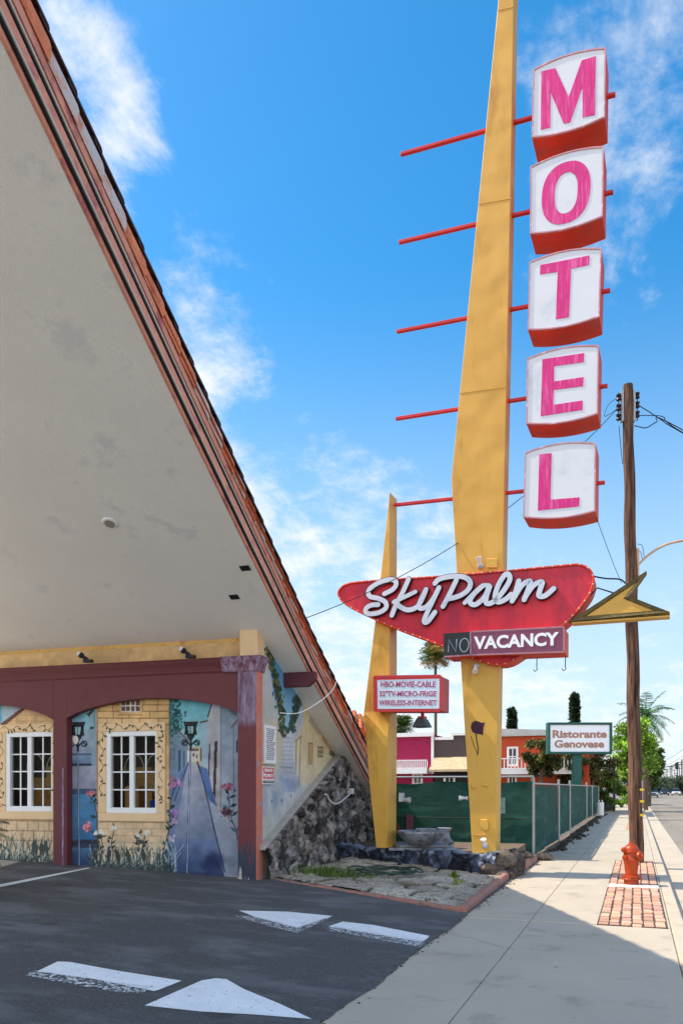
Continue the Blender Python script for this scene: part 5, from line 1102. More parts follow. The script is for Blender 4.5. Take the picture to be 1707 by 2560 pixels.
# fountain pieces on the planter
m_cast = M('cast_stone', (150, 152, 160), .85, .25, 5, bump=.6, bscale=20, c2=(88, 88, 94), c2amt=.4, c2scale=4)
pb_ = onz(1046, 2124, .46); ps_ = onz(1112, 2112, .5); psl = onz(1058, 2126, .42)
g = MB(); fs = Fr(psl, rt, up); g.prism(fs, [(-.72, 0), (.66, 0), (.66, .06), (-.72, .06)], -.75, .10); g.prism(fs, [(-.56, .06), (.5, .06), (.5, .12), (-.56, .12)], -.7, .0); tag(g.build('stone_slab', m_cast, None, loc=psl, bevel=.015), 'two pale stone slabs stacked on the planter under the fountain bowl', 'slab')
zb0 = psl.z + .12
bo = Vector((pb_.x, pb_.y + .2, zb0)); g = MB(); g.lathe(bo, [(.16, 0), (.22, .01), (.34, .09), (.43, .17), (.47, .23), (.49, .25), (.49, .29), (.45, .29), (.42, .26), (.30, .22), (.0, .20)], 36); fb = tag(g.build('fountain_bowl', m_cast, None, loc=bo, smooth=True), 'weathered grey fountain bowl set down on the slabs', 'fountain bowl')
g = MB(); g.lathe(bo + rt * .12 + fw * .15, [(.2, .26), (.22, .29), (.22, .33), (.05, .33)], 28); g.build('inner_rim', m_cast, fb, smooth=True)
po = Vector((ps_.x - .10, ps_.y + .35, zb0 - .06)); g = MB(); g.lathe(po, [(.21, 0), (.22, .05), (.20, .07), (.18, .08), (.14, .14), (.12, .22), (.12, .28), (.16, .33), (.165, .36), (.0, .36)], 30); tag(g.build('fountain_pedestal', m_cast, None, loc=po, smooth=True), 'waisted grey stone pedestal standing just behind the fountain bowl', 'pedestal')
# hose
hz = lambda x, y, z: onz(640 + x * .2977, 1550 + y * .2977, z)
m_hose = M('green_hose', (44, 66, 54), .45, .2, 6)
t_ = thing('garden_hose', hz(820, 2120, .12), 'dark green hose hanging down the rubble wall and coiled on the paved bed', 'hose')
g = MB(); cpt = onz(960, 2182, .16)
pts = []
for i in range(130):
    t = i / 130 * 2 * math.pi * 4.2; r_ = .55 + .12 * math.sin(i * .37) + .1 * (i / 130); pts.append(cpt + Vector((math.cos(t) * r_ * .95, math.sin(t) * r_ * .75, .0 + .05 * (1 + math.sin(i * .9)) * .5 + i * .0003)))
pts2 = [SWF.pt(*SWF.px(640 + x * .2977, 1550 + y * .2977, .27), .27) for x, y in ((170, 1840), (205, 1850), (225, 1900), (235, 1990), (250, 2080), (290, 2140))]
pts2 = [Vector(p) for p in spline(pts2, 5)] + [Vector(p) for p in spline([hz(300, 2165, .16), hz(370, 2200, .15), hz(450, 2195, .15), hz(560, 2160, .15), pts[0]], 6)]
g.tube(pts2 + pts, .015, 7); g.build('hose_line', m_hose, t_, smooth=True)

# ---------------------------------------------------------------- foliage helpers
m_leaf = M('leaf', (80, 110, 50), .6, .1, 6, attr='Col', trans=.35, spec=.25)
m_bark = M('bark', (98, 82, 66), .95, .3, 4, bump=1.2, bscale=16, stretch=(1, 1, .35))
def leaves(name, parent, clumps, per, size, cols, seed=1, flat=.0, mat=None, aspect=.5, droop=0.0, loc=None, kind=None):
    r = np.random.default_rng(seed); C = np.repeat(np.array([c for c, _ in clumps], float), per, 0); Rr = np.repeat(np.array([q for _, q in clumps], float), per)
    n = len(C); d = r.normal(size=(n, 3)); d /= np.linalg.norm(d, axis=1)[:, None]; rad = Rr * r.random(n) ** (1 / 2.2); P = C + d * rad[:, None] * np.array([1, 1, .8])
    ax = r.normal(size=(n, 3)); ax[:, 2] = ax[:, 2] * (1 - flat) - droop; ax /= np.linalg.norm(ax, axis=1)[:, None]; nr = r.normal(size=(n, 3)) + np.array([0, 0, .8]); sd = np.cross(ax, nr); sd /= np.linalg.norm(sd, axis=1)[:, None] + 1e-9
    s = size * r.uniform(.6, 1.35, n)[:, None]; v = np.stack([P, P + ax * s * .5 + sd * s * aspect * .5, P + ax * s, P + ax * s * .5 - sd * s * aspect * .5], 1)
    base = np.array(cols, float)[r.integers(0, len(cols), n)]; ct = np.repeat(r.uniform(.8, 1.2, len(clumps)), per); base = base * (ct * r.uniform(.75, 1.25, n))[:, None]
    return raw_mesh(name, v.reshape(-1, 3), np.arange(4 * n).reshape(-1, 4), mat or m_leaf, parent, cols=np.repeat(lin(np.clip(base, 0, 255)), 4, 0), loc=loc, kind=kind)
def limbs(g, base, top, r0, ends, r1=.02):
    g.tube([base, base.lerp(top, .5) + Vector((.05, .03, 0)), top], [r0, r0 * .8, r0 * .6], 10)
    for e in ends: g.tube([top, top.lerp(e, .5) + Vector((0, 0, .1)), e], [r0 * .5, r0 * .3, r1], 6)
GREEN = [(70, 98, 44), (88, 120, 52), (52, 78, 38), (108, 134, 60)]; DARK = [(40, 58, 36), (54, 72, 42), (32, 46, 30)]; OLIVE = [(84, 92, 48), (104, 108, 60), (62, 70, 36), (118, 104, 58)]; LIME = [(126, 164, 52), (148, 184, 66), (96, 136, 44), (168, 196, 84)]
def tree(name, base, h, tr, rx, rz, label, cols, per, size, ncl, seed, cat='tree', group=None, aspect=.5, tr0=.16, crowny=1.0):
    r = random.Random(seed); t_ = thing(name, base, label, cat, group); top = base + up * tr; cen = base + up * (tr + (h - tr) * .5); cl = []
    for i in range(ncl):
        d = Vector((r.gauss(0, 1), r.gauss(0, 1), r.gauss(0, 1))).normalized() * (r.random() ** .45); cl.append((tuple(cen + Vector((d.x * rx, d.y * rx * crowny, d.z * rz))), rx * r.uniform(.18, .36)))
    g = MB(); limbs(g, base, top, tr0, [Vector(c) for c, _ in r.sample(cl, min(9, ncl))]); g.build('trunk', m_bark, t_, smooth=True)
    leaves('crown', t_, cl, per, size, cols, seed, aspect=aspect); return t_
def frond_palm(name, base, h, nf, fl, label, seed, cat='palm', group=None, tr=.2, cols=None, skirt=True, up0=.9, ld=14, trunkmat=None, parent_group=None, leaflet=.35, straight=False):
    r = random.Random(seed); t_ = thing(name, base, label, cat, group); top = base + up * h; g = MB()
    g.tube([base, base + up * h * .5 + Vector((r.uniform(-.1, .1), 0, 0)), top], [tr * 1.2, tr, tr * .9], 10); g.build('trunk', trunkmat or m_bark, t_, smooth=True)
    V_, Cc = [], []; cols = cols or [(74, 96, 44), (92, 112, 54), (56, 76, 36), (118, 118, 62)]
    for i in range(nf):
        az = i * 2.39996 + r.uniform(-.2, .2); el = up0 - 1.9 * (i / nf) + r.uniform(-.15, .15); d = Vector((math.cos(az) * math.cos(el), math.sin(az) * math.cos(el), math.sin(el))); p = top.copy(); sg = fl / ld; dead = skirt and i > nf * .82; cc = np.array((150, 124, 78) if dead else r.choice(cols)) * r.uniform(.8, 1.2)
        for k in range(ld):
            t = k / ld; d = (d + Vector((0, 0, -.9)) * (.085 if not straight else .05)).normalized(); q = p + d * sg; sd = d.cross(up).normalized(); ll = leaflet * math.sin(math.pi * (.12 + .82 * t)) ** .7
            for s_ in (-1, 1):
                dr = (sd * s_ + d * .7 + Vector((0, 0, -.35 + r.uniform(-.2, .2)))).normalized(); w_ = sg * .30; a, b = p + d * r.uniform(0, sg * .3), p + d * (sg * .3 + w_)
                V_ += [a, b, b + dr * ll, a + dr * ll * .96]; Cc += [cc * r.uniform(.8, 1.2)] * 4
            w_ = .012 + .02 * (1 - t); V_ += [p - sd * w_, p + sd * w_, q + sd * w_, q - sd * w_]; Cc += [cc * 1.1] * 4; p = q
    n = len(V_); raw_mesh('crown', [tuple(v) for v in V_], np.arange(n).reshape(-1, 4), m_leaf, t_, cols=lin(np.clip(np.array(Cc), 0, 255))); return t_
# weeds on the bed
wp = onz(815, 2190, .14); V_ = []; Cc = []; r = random.Random(8)
def blades(cx, cy, cz, n, sx, sy, hh, cols):
    for _ in range(n):
        x, y = cx + r.gauss(0, sx), cy + r.gauss(0, sy); a = r.uniform(0, 6.28); h = hh * r.uniform(.4, 1.2); w_ = .007; b = Vector((math.cos(a), math.sin(a), 0)) * w_; l_ = Vector((r.gauss(0, .4), r.gauss(0, .4), 0)) * h; p = Vector((x, y, cz)); m_ = p + l_ * .4 + up * h * .7; t = p + l_ + up * h
        V_.extend([p - b, p + b, m_ + b * .8, m_ - b * .8, m_ - b * .8, m_ + b * .8, t + b * .1, t - b * .1]); Cc.extend([np.array(r.choice(cols)) * r.uniform(.8, 1.2)] * 8)
blades(wp.x, wp.y, .16, 420, .30, .18, .16, [(88, 120, 52), (70, 98, 42), (120, 134, 66)]); blades(wp.x + .6, wp.y - .1, .12, 200, .3, .12, .09, [(88, 120, 52), (120, 116, 66)])
for _ in range(34): 
    u_, v_ = r.random(), r.random(); p = A_.lerp(B_, u_).lerp(D_.lerp(C_, u_), v_); blades(p.x, p.y, p.z + .01, 12, .07, .04, .045, [(92, 98, 54), (74, 84, 46), (122, 110, 70)])
o = raw_mesh('weeds', [tuple(v) for v in V_], np.arange(len(V_)).reshape(-1, 4), m_leaf, None, loc=wp, cols=lin(np.clip(np.array(Cc), 0, 255)), kind='stuff'); tag(o, 'scattered grass and weeds growing on the paved bed and between its slabs', 'weeds')
sp = onz(1138, 2215, .06); g = MB(); r = random.Random(2); t_ = thing('seedling', sp, 'small yellow green seedling growing alone on the paved bed', 'plant')
leaves('leaf_tuft', t_, [((sp.x, sp.y, sp.z + .14), .06)], 16, .16, [(150, 170, 66), (120, 146, 52), (170, 176, 96)], 4, aspect=.35); g.lathe(sp, [(.07, -.02), (.06, .02), (.03, .05), (.015, .12)], 8); g.build('stem', m_dirt, t_)

# potted sago palm at the left edge
pot = onz(4, 2232, .26); pot = pot + rt * -.72
t_ = frond_palm('sago_palm', pot + up * .25, 1.0 - .45, 46, .85, 'dark green sago palm with feathery fronds in a white planter at the left edge', 6, 'palm', None, .10, [(30, 88, 54), (24, 70, 46), (44, 108, 66)], False, 1.1, 22, None, None, .16, True)
g = MB(); g.lathe(pot, [(.46, -.15), (.50, .0), (.53, .26), (.50, .27), (.46, .22), (.0, .2)], 24); tag(g.build('plant_pot', m_lampw, None, loc=pot, smooth=True), 'round white planter on the drive holding the sago palm', 'planter')

# ---------------------------------------------------------------- fences
m_screen = M('green_windscreen', (22, 70, 60), .85, .24, 2.5, bump=.4, bscale=120, c2=(46, 98, 84), c2amt=.25, c2scale=1.2, c2str=(.4, .4, 3))
m_galv = M('galvanised_pipe', (158, 162, 160), .45, .1, 6, metal=.4)
def screen_panel(p, q, z0, z1, parent, seed, sag=.05):
    n, m = 60, 26; d = q - p; l = d.length; nrm = d.cross(up).normalized(); U, T = np.meshgrid(np.linspace(0, 1, n), np.linspace(0, 1, m)); k = seed * 7.3
    top = z1 - sag * np.sin(np.pi * U * max(1, round(l / 2.4))) ** 2 - .015 * (vnoise(U * l * 3 + k, U * 0, 3) - .5); Z = z0 + (top - z0) * T + .015 * (vnoise(U * l * 4 + k, T * 3, 5) - .5) * (T < .05)
    off = .09 * (fbm(U * l * 1.1 + k, T * 1.6 + k, 9, 3) - .45) + .05 * (fbm(U * l * 2.2 + T * 4, T * 2 - U * l + k, 4, 3) - .45)
    pp = np.array(p)[None, None] + U[..., None] * np.array(d) + off[..., None] * np.array(nrm); pp[..., 2] = Z; idx = np.arange(n * m).reshape(m, n)
    f = np.stack([idx[:-1, :-1], idx[:-1, 1:], idx[1:, 1:], idx[1:, :-1]], -1).reshape(-1, 4); raw_mesh('windscreen', pp.reshape(-1, 3), f, m_screen, parent, smooth=True)
def pipe(parent, p, q, r, name, mat=None):
    g = MB(); g.tube([p, q], r, 8); return g.build(name, mat or m_galv, parent, smooth=True)
m_tie = M('dark_wire', (30, 38, 36), .6)
FC = Vector((-2.30, 19.25, 0))
bf = thing('mesh_fence', FC, 'green screened chain link fence behind the planter across the lot', 'fence', 'green screened construction fences')
xs_ = [FC.x, FC.x - 4.1, FC.x - 8.2]; slope_ = .04
for i in range(2):
    a, b = Vector((xs_[i + 1], FC.y + .03, 0)), Vector((xs_[i], FC.y + .03, 0)); screen_panel(a, b, .0, 1.86, bf, i + 1, .06)
    pipe(bf, Vector((a.x, a.y, 1.97)), Vector((b.x, b.y, 1.97)), .024, 'rail')
    g = MB(); g.tube([Vector((a.x, a.y - .05, .98)), Vector((b.x, b.y - .05, .97))], .012, 5); g.build('tension_wire', m_tie, bf)
p_ = FC + Vector((-.75, -.06, 1.28)); g = MB(); g.box(Fr(p_, (1, 0, 0), up), -.13, .13, -.19, .19, .0, .006); g.build('fabric_patch', M('patch_grey', (104, 136, 126), .9, .3, 20), bf)
for x in xs_: pipe(bf, Vector((x, FC.y + .08, -.1)), Vector((x, FC.y + .08, 2.0)), .036, 'post')
pipe(bf, Vector((FC.x - 2.05, FC.y + .10, -.1)), Vector((FC.x - 2.05, FC.y + .10, 1.98)), .03, 'post', m_tie)
sf = thing('mesh_fence', FC + Vector((0, .1, 0)), 'green screened chain link fence running away along the sidewalk', 'fence', 'green screened construction fences')
def yfx(px, x=-2.35):
    t = (px - CX) / FPX; D = -x / (math.sin(R(YAW)) - math.cos(R(YAW)) * t); return D * (math.sin(R(YAW)) * t + math.cos(R(YAW)))
ysf = [19.3] + [yfx(p) for p in (1394, 1419, 1464, 1476, 1494)]
for i in range(5):
    a, b = Vector((-2.36, ysf[i], 0)), Vector((-2.36 + .04 * (i % 2), ysf[i + 1], 0)); h = 1.78
    screen_panel(a, b, .05 + .1 * (i > 0), h, sf, i + 4, .03); pipe(sf, Vector((a.x, a.y, h + .03)), Vector((b.x, b.y, h + .03)), .022, 'rail')
    pipe(sf, Vector((b.x + .03, b.y, -.1)), Vector((b.x + .03, b.y, 1.98 if i < 3 else 1.85)), .04, 'post')
pipe(sf, Vector((-2.29, 19.42, -.1)), Vector((-2.29, 19.42, 1.95)), .035, 'post')
g = MB(); g.box(WF, -3.2, XS - .003, -.3, .012, -19.3, -53.9); g.build('verge', m_dirt, kind='structure')
# dark bags and litter along the fence foot
m_bag = M('dark_debris', (50, 46, 40), .9, .4, 9, bump=1.2, bscale=18, c2=(92, 78, 56), c2amt=.3, c2scale=8)
gs = MB(); r = random.Random(12)
for i in range(190):
    y = 22 + r.random() ** 1.2 * 32; gs.sphere((-2.14 + abs(r.gauss(0, .16)), y, .02), r.uniform(.03, .10), 5, r.uniform(.7, 1.6), r.uniform(.8, 2), .7)
o = gs.build('litter', m_bag, None, loc=(-2.1, 27, 0), smooth=False, kind='stuff'); tag(o, 'dark litter and dirt banked along the foot of the sidewalk fence', 'litter')
g = MB(); g.lathe((-2.05, yfx(1499, -2.05), 0), [(.22, 0), (.22, .8), (.2, .84), (.0, .84)], 16); o = g.build('white_bollard', m_lampw, None, loc=(-2.05, yfx(1499, -2.05), 0)); tag(o, 'short white bollard at the far end of the green fence', 'bollard')

# ---------------------------------------------------------------- buildings behind
YB = 54.0; bb = lambda x, y, c=-YB: WF.px(x, y, c)
def siding(name, c, step=.18):
    m = M(name, c, .75, .1, 1.2, stretch=(1, 1, 1)); t = m.node_tree; L = t.links; b = t.nodes['Principled BSDF']
    tc = N(t, 'ShaderNodeTexCoord'); w = N(t, 'ShaderNodeTexWave', wave_profile='SAW', bands_direction='Z'); w.inputs['Scale'].default_value = .314 / step; L.new(tc.outputs['Object'], w.inputs[0])
    bp = N(t, 'ShaderNodeBump'); bp.inputs['Strength'].default_value = .9; bp.inputs['Distance'].default_value = .04; L.new(w.outputs['Fac'], bp.inputs['Height']); L.new(bp.outputs[0], b.inputs['Normal']); return m
def vsiding(name, c):
    m = M(name, c, .8, .15, 1.2); t = m.node_tree; L = t.links; b = t.nodes['Principled BSDF']
    tc = N(t, 'ShaderNodeTexCoord'); w = N(t, 'ShaderNodeTexWave', wave_profile='SAW', bands_direction='X'); w.inputs['Scale'].default_value = 1.2; L.new(tc.outputs['Object'], w.inputs[0])
    bp = N(t, 'ShaderNodeBump'); bp.inputs['Strength'].default_value = .9; bp.inputs['Distance'].default_value = .04; L.new(w.outputs['Fac'], bp.inputs['Height']); L.new(bp.outputs[0], b.inputs['Normal']); return m
m_mgt = siding('magenta_siding', (158, 26, 74)); m_brn = vsiding('brown_boards', (86, 72, 70)); m_org = siding('orange_siding', (196, 78, 40)); m_trim = M('white_trim', (232, 228, 224), .6, .05, 3); m_shng = M('shingle_roof', (188, 164, 130), .9, .25, 3, bump=.8, bscale=10, stretch=(1, 1, 2.5)); m_dk = M('dark_recess', (46, 40, 42), .8, .2, 3); m_win = M('dark_window', (34, 48, 58), .15, .2, 2, spec=.6)
def B2(parent, name, mat, x0, y0, x1, y1, d0=0.0, d1=.12, bevel=0):
    (a0, b1), (a1, b0) = bb(x0, y0), bb(x1, y1); g = MB(); g.box(WF, a0, a1, b0, b1, -YB + d0, -YB + d1); return g.build(name, mat, parent, bevel=bevel)
def balcony(parent, x0, x1, ytop, ybot, n):
    (a0, zt), (a1, zb) = bb(x0, ytop), bb(x1, ybot); g = MB(); c = -YB + 1.2
    g.box(WF, a0, a1, zt - .07, zt, c, c + .08); g.box(WF, a0, a1, zb - .02, zb + .06, c, c + .08); g.box(WF, a0, a1, zb - .35, zb - .03, c - 1.15, c + .1)
    for i in range(n + 1):
        a = a0 + (a1 - a0) * i / n; g.box(WF, a - .035, a + .035, zb + .06, zt - .07, c + .01, c + .07)
    g.build('balcony', m_trim, parent)
def winB(parent, x0, y0, x1, y1, nm='window'):
    (a0, b1), (a1, b0) = bb(x0, y0), bb(x1, y1); g = MB(); t = .14
    for q in ((a0, a1, b1 - t, b1), (a0, a1, b0, b0 + t), (a0, a0 + t, b0 + t, b1 - t), (a1 - t, a1, b0 + t, b1 - t)): g.box(WF, *q, -YB, -YB + .12)
    am, bm = (a0 + a1) / 2, (b0 + b1) / 2; g.box(WF, am - .03, am + .03, b0 + t, b1 - t, -YB, -YB + .09); g.box(WF, a0 + t, am - .03, bm - .03, bm + .03, -YB, -YB + .09); g.box(WF, am + .03, a1 - t, bm - .03, bm + .03, -YB, -YB + .09)
    f = g.build(nm, m_trim, parent); g = MB(); g.box(WF, a0 + t, a1 - t, b0 + t, b1 - t, -YB + .005, -YB + .05); g.build('pane', m_win, f)
base = lambda px: Vector((bb(px, 1970)[0], YB, -.3))
mg = thing('magenta_house', base(1030), 'magenta two storey storefront with a white balcony rail behind the fence', 'building', 'western style storefronts behind the fence')
(a0, zt), (a1, _) = bb(940, 1839), bb(1082, 1960); g = MB(); g.box(WF, a0, a1, -.3, zt, -YB - 9, -YB); g.build('wall', m_mgt, mg)
B2(mg, 'parapet_trim', m_trim, 938, 1835, 1085, 1841, .0, .3); B2(mg, 'corner_trim', m_trim, 1079, 1841, 1085, 1935, .0, .22); balcony(mg, 960, 1078, 1902, 1922, 24); winB(mg, 1031, 1933, 1057, 1985, 'door')
bs = thing('brown_house', base(1170), 'dark brown board storefront with a stepped parapet and shingled awning behind the fence', 'building', 'western style storefronts behind the fence')
z1_, z2_ = bb(1100, 1850)[1], bb(1130, 1839)[1]; a0 = bb(1086, 1900)[0]; am_ = bb(1128, 1900)[0]; a1 = bb(1250, 1900)[0]
g = MB(); g.prism(WF, [(a0, -.3), (a1, -.3), (a1, z2_), (am_, z2_), (am_, z1_), (a0, z1_)], -YB - 9, -YB); g.build('wall', m_brn, bs)
g = MB(); g.box(WF, a0 + .05, am_, z1_, z1_ + .18, -YB - .1, -YB + .15); g.box(WF, am_ + .16, a1, z2_, z2_ + .18, -YB - .1, -YB + .15); g.box(WF, am_, am_ + .155, z1_, z2_ + .18, -YB - .1, -YB + .15); g.build('parapet_trim', m_trim, bs)
zt = bb(1100, 1893)[1]; zb = bb(1100, 1925)[1]; g = MB(); P_ = [(a0, zb, -YB + 1.6), (a1, zb, -YB + 1.6), (a1, zt, -YB + .05), (a0, zt, -YB + .05)]; g.face([WF.pt(*p) for p in P_]); g.face([WF.pt(a0, zb, -YB + 1.6), WF.pt(a0, zb - .15, -YB + 1.6), WF.pt(a1, zb - .15, -YB + 1.6), WF.pt(a1, zb, -YB + 1.6)]); g.build('awning', m_shng, bs)
B2(bs, 'shopfront', m_dk, 1088, 1928, 1248, 1990, .0, .06); winB(bs, 1109, 1940, 1138, 1990)
og = thing('orange_house', base(1310), 'orange red clapboard house with a white balcony and sash window behind the fence', 'building', 'western style storefronts behind the fence')
(a0, zt), (a1, _) = bb(1252, 1842), bb(1470, 1960); g = MB(); g.box(WF, a0, a1, -.3, zt, -YB - 10, -YB); g.build('wall', m_org, og)
g = MB(); zz_ = zt + .01; g.prism(WF, [(a0 - .2, zz_), (a1, zz_), (a1, zz_ + .10), (bb(1370, 1840)[0], zz_ + .36), (a0 - .2, zz_ + .52)], -YB - 10, -YB + .4); g.build('roof', M('grey_roof', (176, 174, 168), .8, .1, 2), og)
winB(og, 1267, 1867, 1295, 1916); balcony(og, 1250, 1440, 1897, 1922, 22); winB(og, 1268, 1938, 1292, 1985); B2(og, 'wall_base', m_dk, 1254, 1926, 1330, 1934, .0, .2)
# the motel's rear wing beyond the roof
rw = thing('motel_wing', atD(885, 1970, 24), 'ochre rear wing of the motel with a clay tile eave beyond the main roof', 'building')
fr_w = Fr(atD(885, 1970, 24), rt, up); W2 = lambda x, y: fr_w.px(x, y, 0)
(a0, zt), (a1, zb) = W2(820, 1745), W2(935, 1985); g = MB(); g.box(fr_w, a0, a1, -1.9, W2(880, 1790)[1], -6, 0); g.build('wall', m_yellow, rw)
for i in range(8):
    x = a0 + (a1 - a0) * (i + .5) / 8; zc_ = W2(880, 1792)[1] + .50 - i * .10; g = MB(); zc_ -= .16; o_ = fr_w.pt(x, zc_ - .3, .55); q_ = fr_w.pt(x, zc_ + .22, -.4); g.tube([o_, q_], [.105, .09], 10); g.build('eave_tile', M('old_eave_tile', (190, 96, 58), .8, .25, 5, c2=(222, 150, 100), c2amt=.2, c2scale=6), rw, smooth=True)
g = MB(); g.face([fr_w.pt(a0, W2(880, 1792)[1] - .1, .45), fr_w.pt(a1, W2(880, 1792)[1] - .8, .45), fr_w.pt(a1, W2(880, 1792)[1] - .35, -.5), fr_w.pt(a0, W2(880, 1792)[1] + .35, -.5)]); g.build('roof', m_tile[0], rw)
# rust brown box and planks leaning behind the slim pylon
pk = atD(990, 2085, 19.0); pk.z = .4; t_ = thing('plank_stack', pk, 'rust brown planks and a maroon box leaning behind the slim pylon', 'planks'); fk = Fr(pk, rt, up); kk = lambda x, y: fk.px(x, y, 0)
for i in range(4):
    g = MB(); p0, p1 = kk(968 + i * 11, 2082), kk(940 + i * 12, 1970 + i * 22); g.prism(fk, [(p0[0], p0[1]), (p0[0] + .06, p0[1]), (p1[0] + .06, p1[1]), (p1[0], p1[1])], -.3 - i * .01, -.05); g.build('plank', M('rust_plank', (104, 58, 44), .85, .25, 6, c2=(60, 36, 32), c2amt=.3), t_)
p0, p1 = kk(1014, 2082), kk(1032, 2038); g = MB(); g.box(fk, p0[0], p1[0], p0[1], p1[1], -.3, .05); g.build('box', M('plum_paint', (92, 44, 56)), t_, bevel=.01)
# restaurant sign
DR = 46.0; ro = atD(1443, 1970, DR); ro.z = -.3; RF = Fr(atD(1443, 1970, DR), rt, up); rz_ = lambda x, y, c=0.0: RF.px(x, y, c)
rs = thing('restaurant_sign', ro, 'white restaurant pole sign with a dark green frame reading Ristorante Genovese', 'sign'); m_grn = M('dark_green_metal', (22, 82, 74), .5, .12, 3)
(a0, zt), (a1, zb) = rz_(1369, 1806), rz_(1529, 1885)
g = MB(); g.box(RF, a0, a1, zb, zt, -.5, -.02); g.build('cabinet', m_grn, rs)
g = MB()
for q in ((a0, a1, zt - .14, zt), (a0, a1, zb, zb + .13), (a0, a0 + .12, zb + .13, zt - .14), (a1 - .15, a1, zb + .13, zt - .14)): g.box(RF, *q, -.02, .06)
g.build('frame', m_grn, rs, bevel=.01); g = MB(); g.box(RF, a0 + .12, a1 - .15, zb + .13, zt - .14, -.02, .0); g.build('sign_face', M('sign_white', (240, 241, 243), .4, .02, 2), rs)
m_rl = M('brown_letter', (172, 128, 110), .6, .15, 4)
for s_, x0, x1, y0, y1 in (('Ristorante', 1380.5, 1515.5, 1825.5, 1844.8), ('Genovese', 1385, 1509, 1850, 1869.5)):
    p, q = rz_(x0, y1), rz_(x1, y0); text(s_, RF, (p[0], q[0], p[1], q[1]), .001, .02, m_rl, 'sign_lettering', rs, bold=.035)
p, q = rz_(1433, 1885), rz_(1455, 1885); g = MB(); g.box(RF, p[0], q[0], -2.0, zb, -.4, -.12); g.build('post', m_grn, rs, bevel=.01)

# ---------------------------------------------------------------- trees
def at0(px, D, z=-.3):
    p = atD(px, 1970, D); return Vector((p.x, p.y, z))
def htop(py, D): return CH + (HY - py) / FPX * D
def cypress(px, D, ytop, wpx, label, seed):
    b = at0(px, D); h = htop(ytop, D) + .3; rx = wpx / 2 * D / FPX; t_ = thing('cypress', b, label, 'tree', 'cypresses behind the storefronts'); r = random.Random(seed); cl = []
    for i in range(150):
        t = r.random(); w_ = rx * min(1, .12 + (1 - t) * 1.25); a = r.uniform(0, 6.28); q = r.random() ** .5 * w_ * .85; cl.append(((b.x + q * math.cos(a), b.y + q * math.sin(a), b.z + 1 + t * (h - 1.25)), rx * (.2 + .25 * min(1, (1 - t) * 1.6))))
    g = MB(); g.tube([b, b + up * h * .8], [.22, .05], 8); g.build('trunk', m_bark, t_); leaves('crown', t_, cl, 110, .42, DARK + [(62, 84, 50)], seed, aspect=.4)
cypress(1279, 75, 1766, 29, 'dark cypress rising over the orange house, lower of the two', 3); cypress(1435, 75, 1733, 33, 'dark cypress rising behind the restaurant sign, taller of the two', 4)
frond_palm('fan_palm', at0(1088, 92), htop(1640, 92) + .3, 70, 1.9, 'tall fan palm with a thin trunk left of the main pylon below the vacancy box', 5, 'palm', 'fan palms behind the storefronts', .17, [(74, 100, 44), (96, 116, 52), (60, 84, 38), (170, 140, 84)], True, 1.3, 7, None, None, .95, True)
frond_palm('fan_palm', at0(1008, 88), htop(1814, 88) + .3, 50, 1.3, 'shorter fan palm peeping over the magenta house roof', 9, 'palm', 'fan palms behind the storefronts', .16, None, True, 1.3, 7, None, None, .7, True)
frond_palm('fan_palm', at0(994, 84), htop(1842, 84) + .3, 40, 1.2, 'dark fan palm half hidden by the slim pylon', 10, 'palm', 'fan palms behind the storefronts', .25, DARK, True, 1.3, 7, None, None, .7, True)
tree('pine', at0(1352, 50), htop(1858, 50) + .3, 2.6, 1.15, 1.3, 'olive green shrubby pine left of the restaurant sign post', OLIVE, 230, .2, 26, 21, 'tree', 'pines around the restaurant sign')
tree('pine', at0(1412, 52), htop(1868, 52) + .3, 2.4, 1.4, 1.1, 'olive pine with a crooked trunk behind the restaurant sign post', OLIVE, 230, .2, 26, 22, 'tree', 'pines around the restaurant sign')
tree('pine', at0(1480, 54), htop(1872, 54) + .3, 2.4, 1.7, 1.2, 'dull olive pine right of the restaurant sign post', OLIVE, 230, .2, 28, 23, 'tree', 'pines around the restaurant sign')
tree('street_tree', at0(1585, 62, 0), htop(1790, 62), 2.0, 1.75, 2.7, 'bright lime green street tree behind the utility pole', LIME, 190, .27, 60, 31, 'tree', 'street trees beside the sidewalk')
tree('street_tree', at0(1622, 74, 0), htop(1850, 74), 1.8, 1.2, 2.1, 'mid green street tree right of the utility pole', GREEN, 190, .26, 36, 32, 'tree', 'street trees beside the sidewalk')
tree('street_tree', at0(1520, 60, 0), htop(1915, 60), .9, 1.5, .95, 'low lime green tree under the restaurant sign near the fence end', LIME + GREEN, 260, .22, 26, 33, 'tree', 'street trees beside the sidewalk')
tree('shrub', at0(1495, 57, 0), 1.6, .3, 1.0, .8, 'dense green shrub at the end of the green fence', GREEN, 260, .18, 16, 34, 'shrub', 'shrubs along the sidewalk'); tree('shrub', at0(1552, 70, 0), .95, .15, 1.1, .45, 'low clipped green hedge shrub left of the utility pole', LIME, 260, .14, 14, 35, 'shrub', 'shrubs along the sidewalk')
frond_palm('feather_palm', at0(1612, 66), htop(1790, 66) + .3, 30, 2.6, 'feathery green palm rising behind the lime street tree', 12, 'palm', None, .2, [(70, 112, 60), (92, 134, 74), (56, 92, 52)], False, 1.2, 16, None, None, .6)
g = MB(); gp = at0(1515, 62, .02); r = random.Random(3); V_ = []; Cc = []
for i in range(1500): blades(gp.x + r.uniform(-1.2, .6), gp.y + r.uniform(-6, 8), .0, 1, .02, .02, .12, [(120, 160, 60), (96, 136, 50)])
o = raw_mesh('lawn', [tuple(v) for v in V_], np.arange(len(V_)).reshape(-1, 4), m_leaf, None, loc=gp, cols=lin(np.clip(np.array(Cc), 0, 255)), kind='stuff'); tag(o, 'strip of bright lawn beside the far sidewalk', 'lawn')
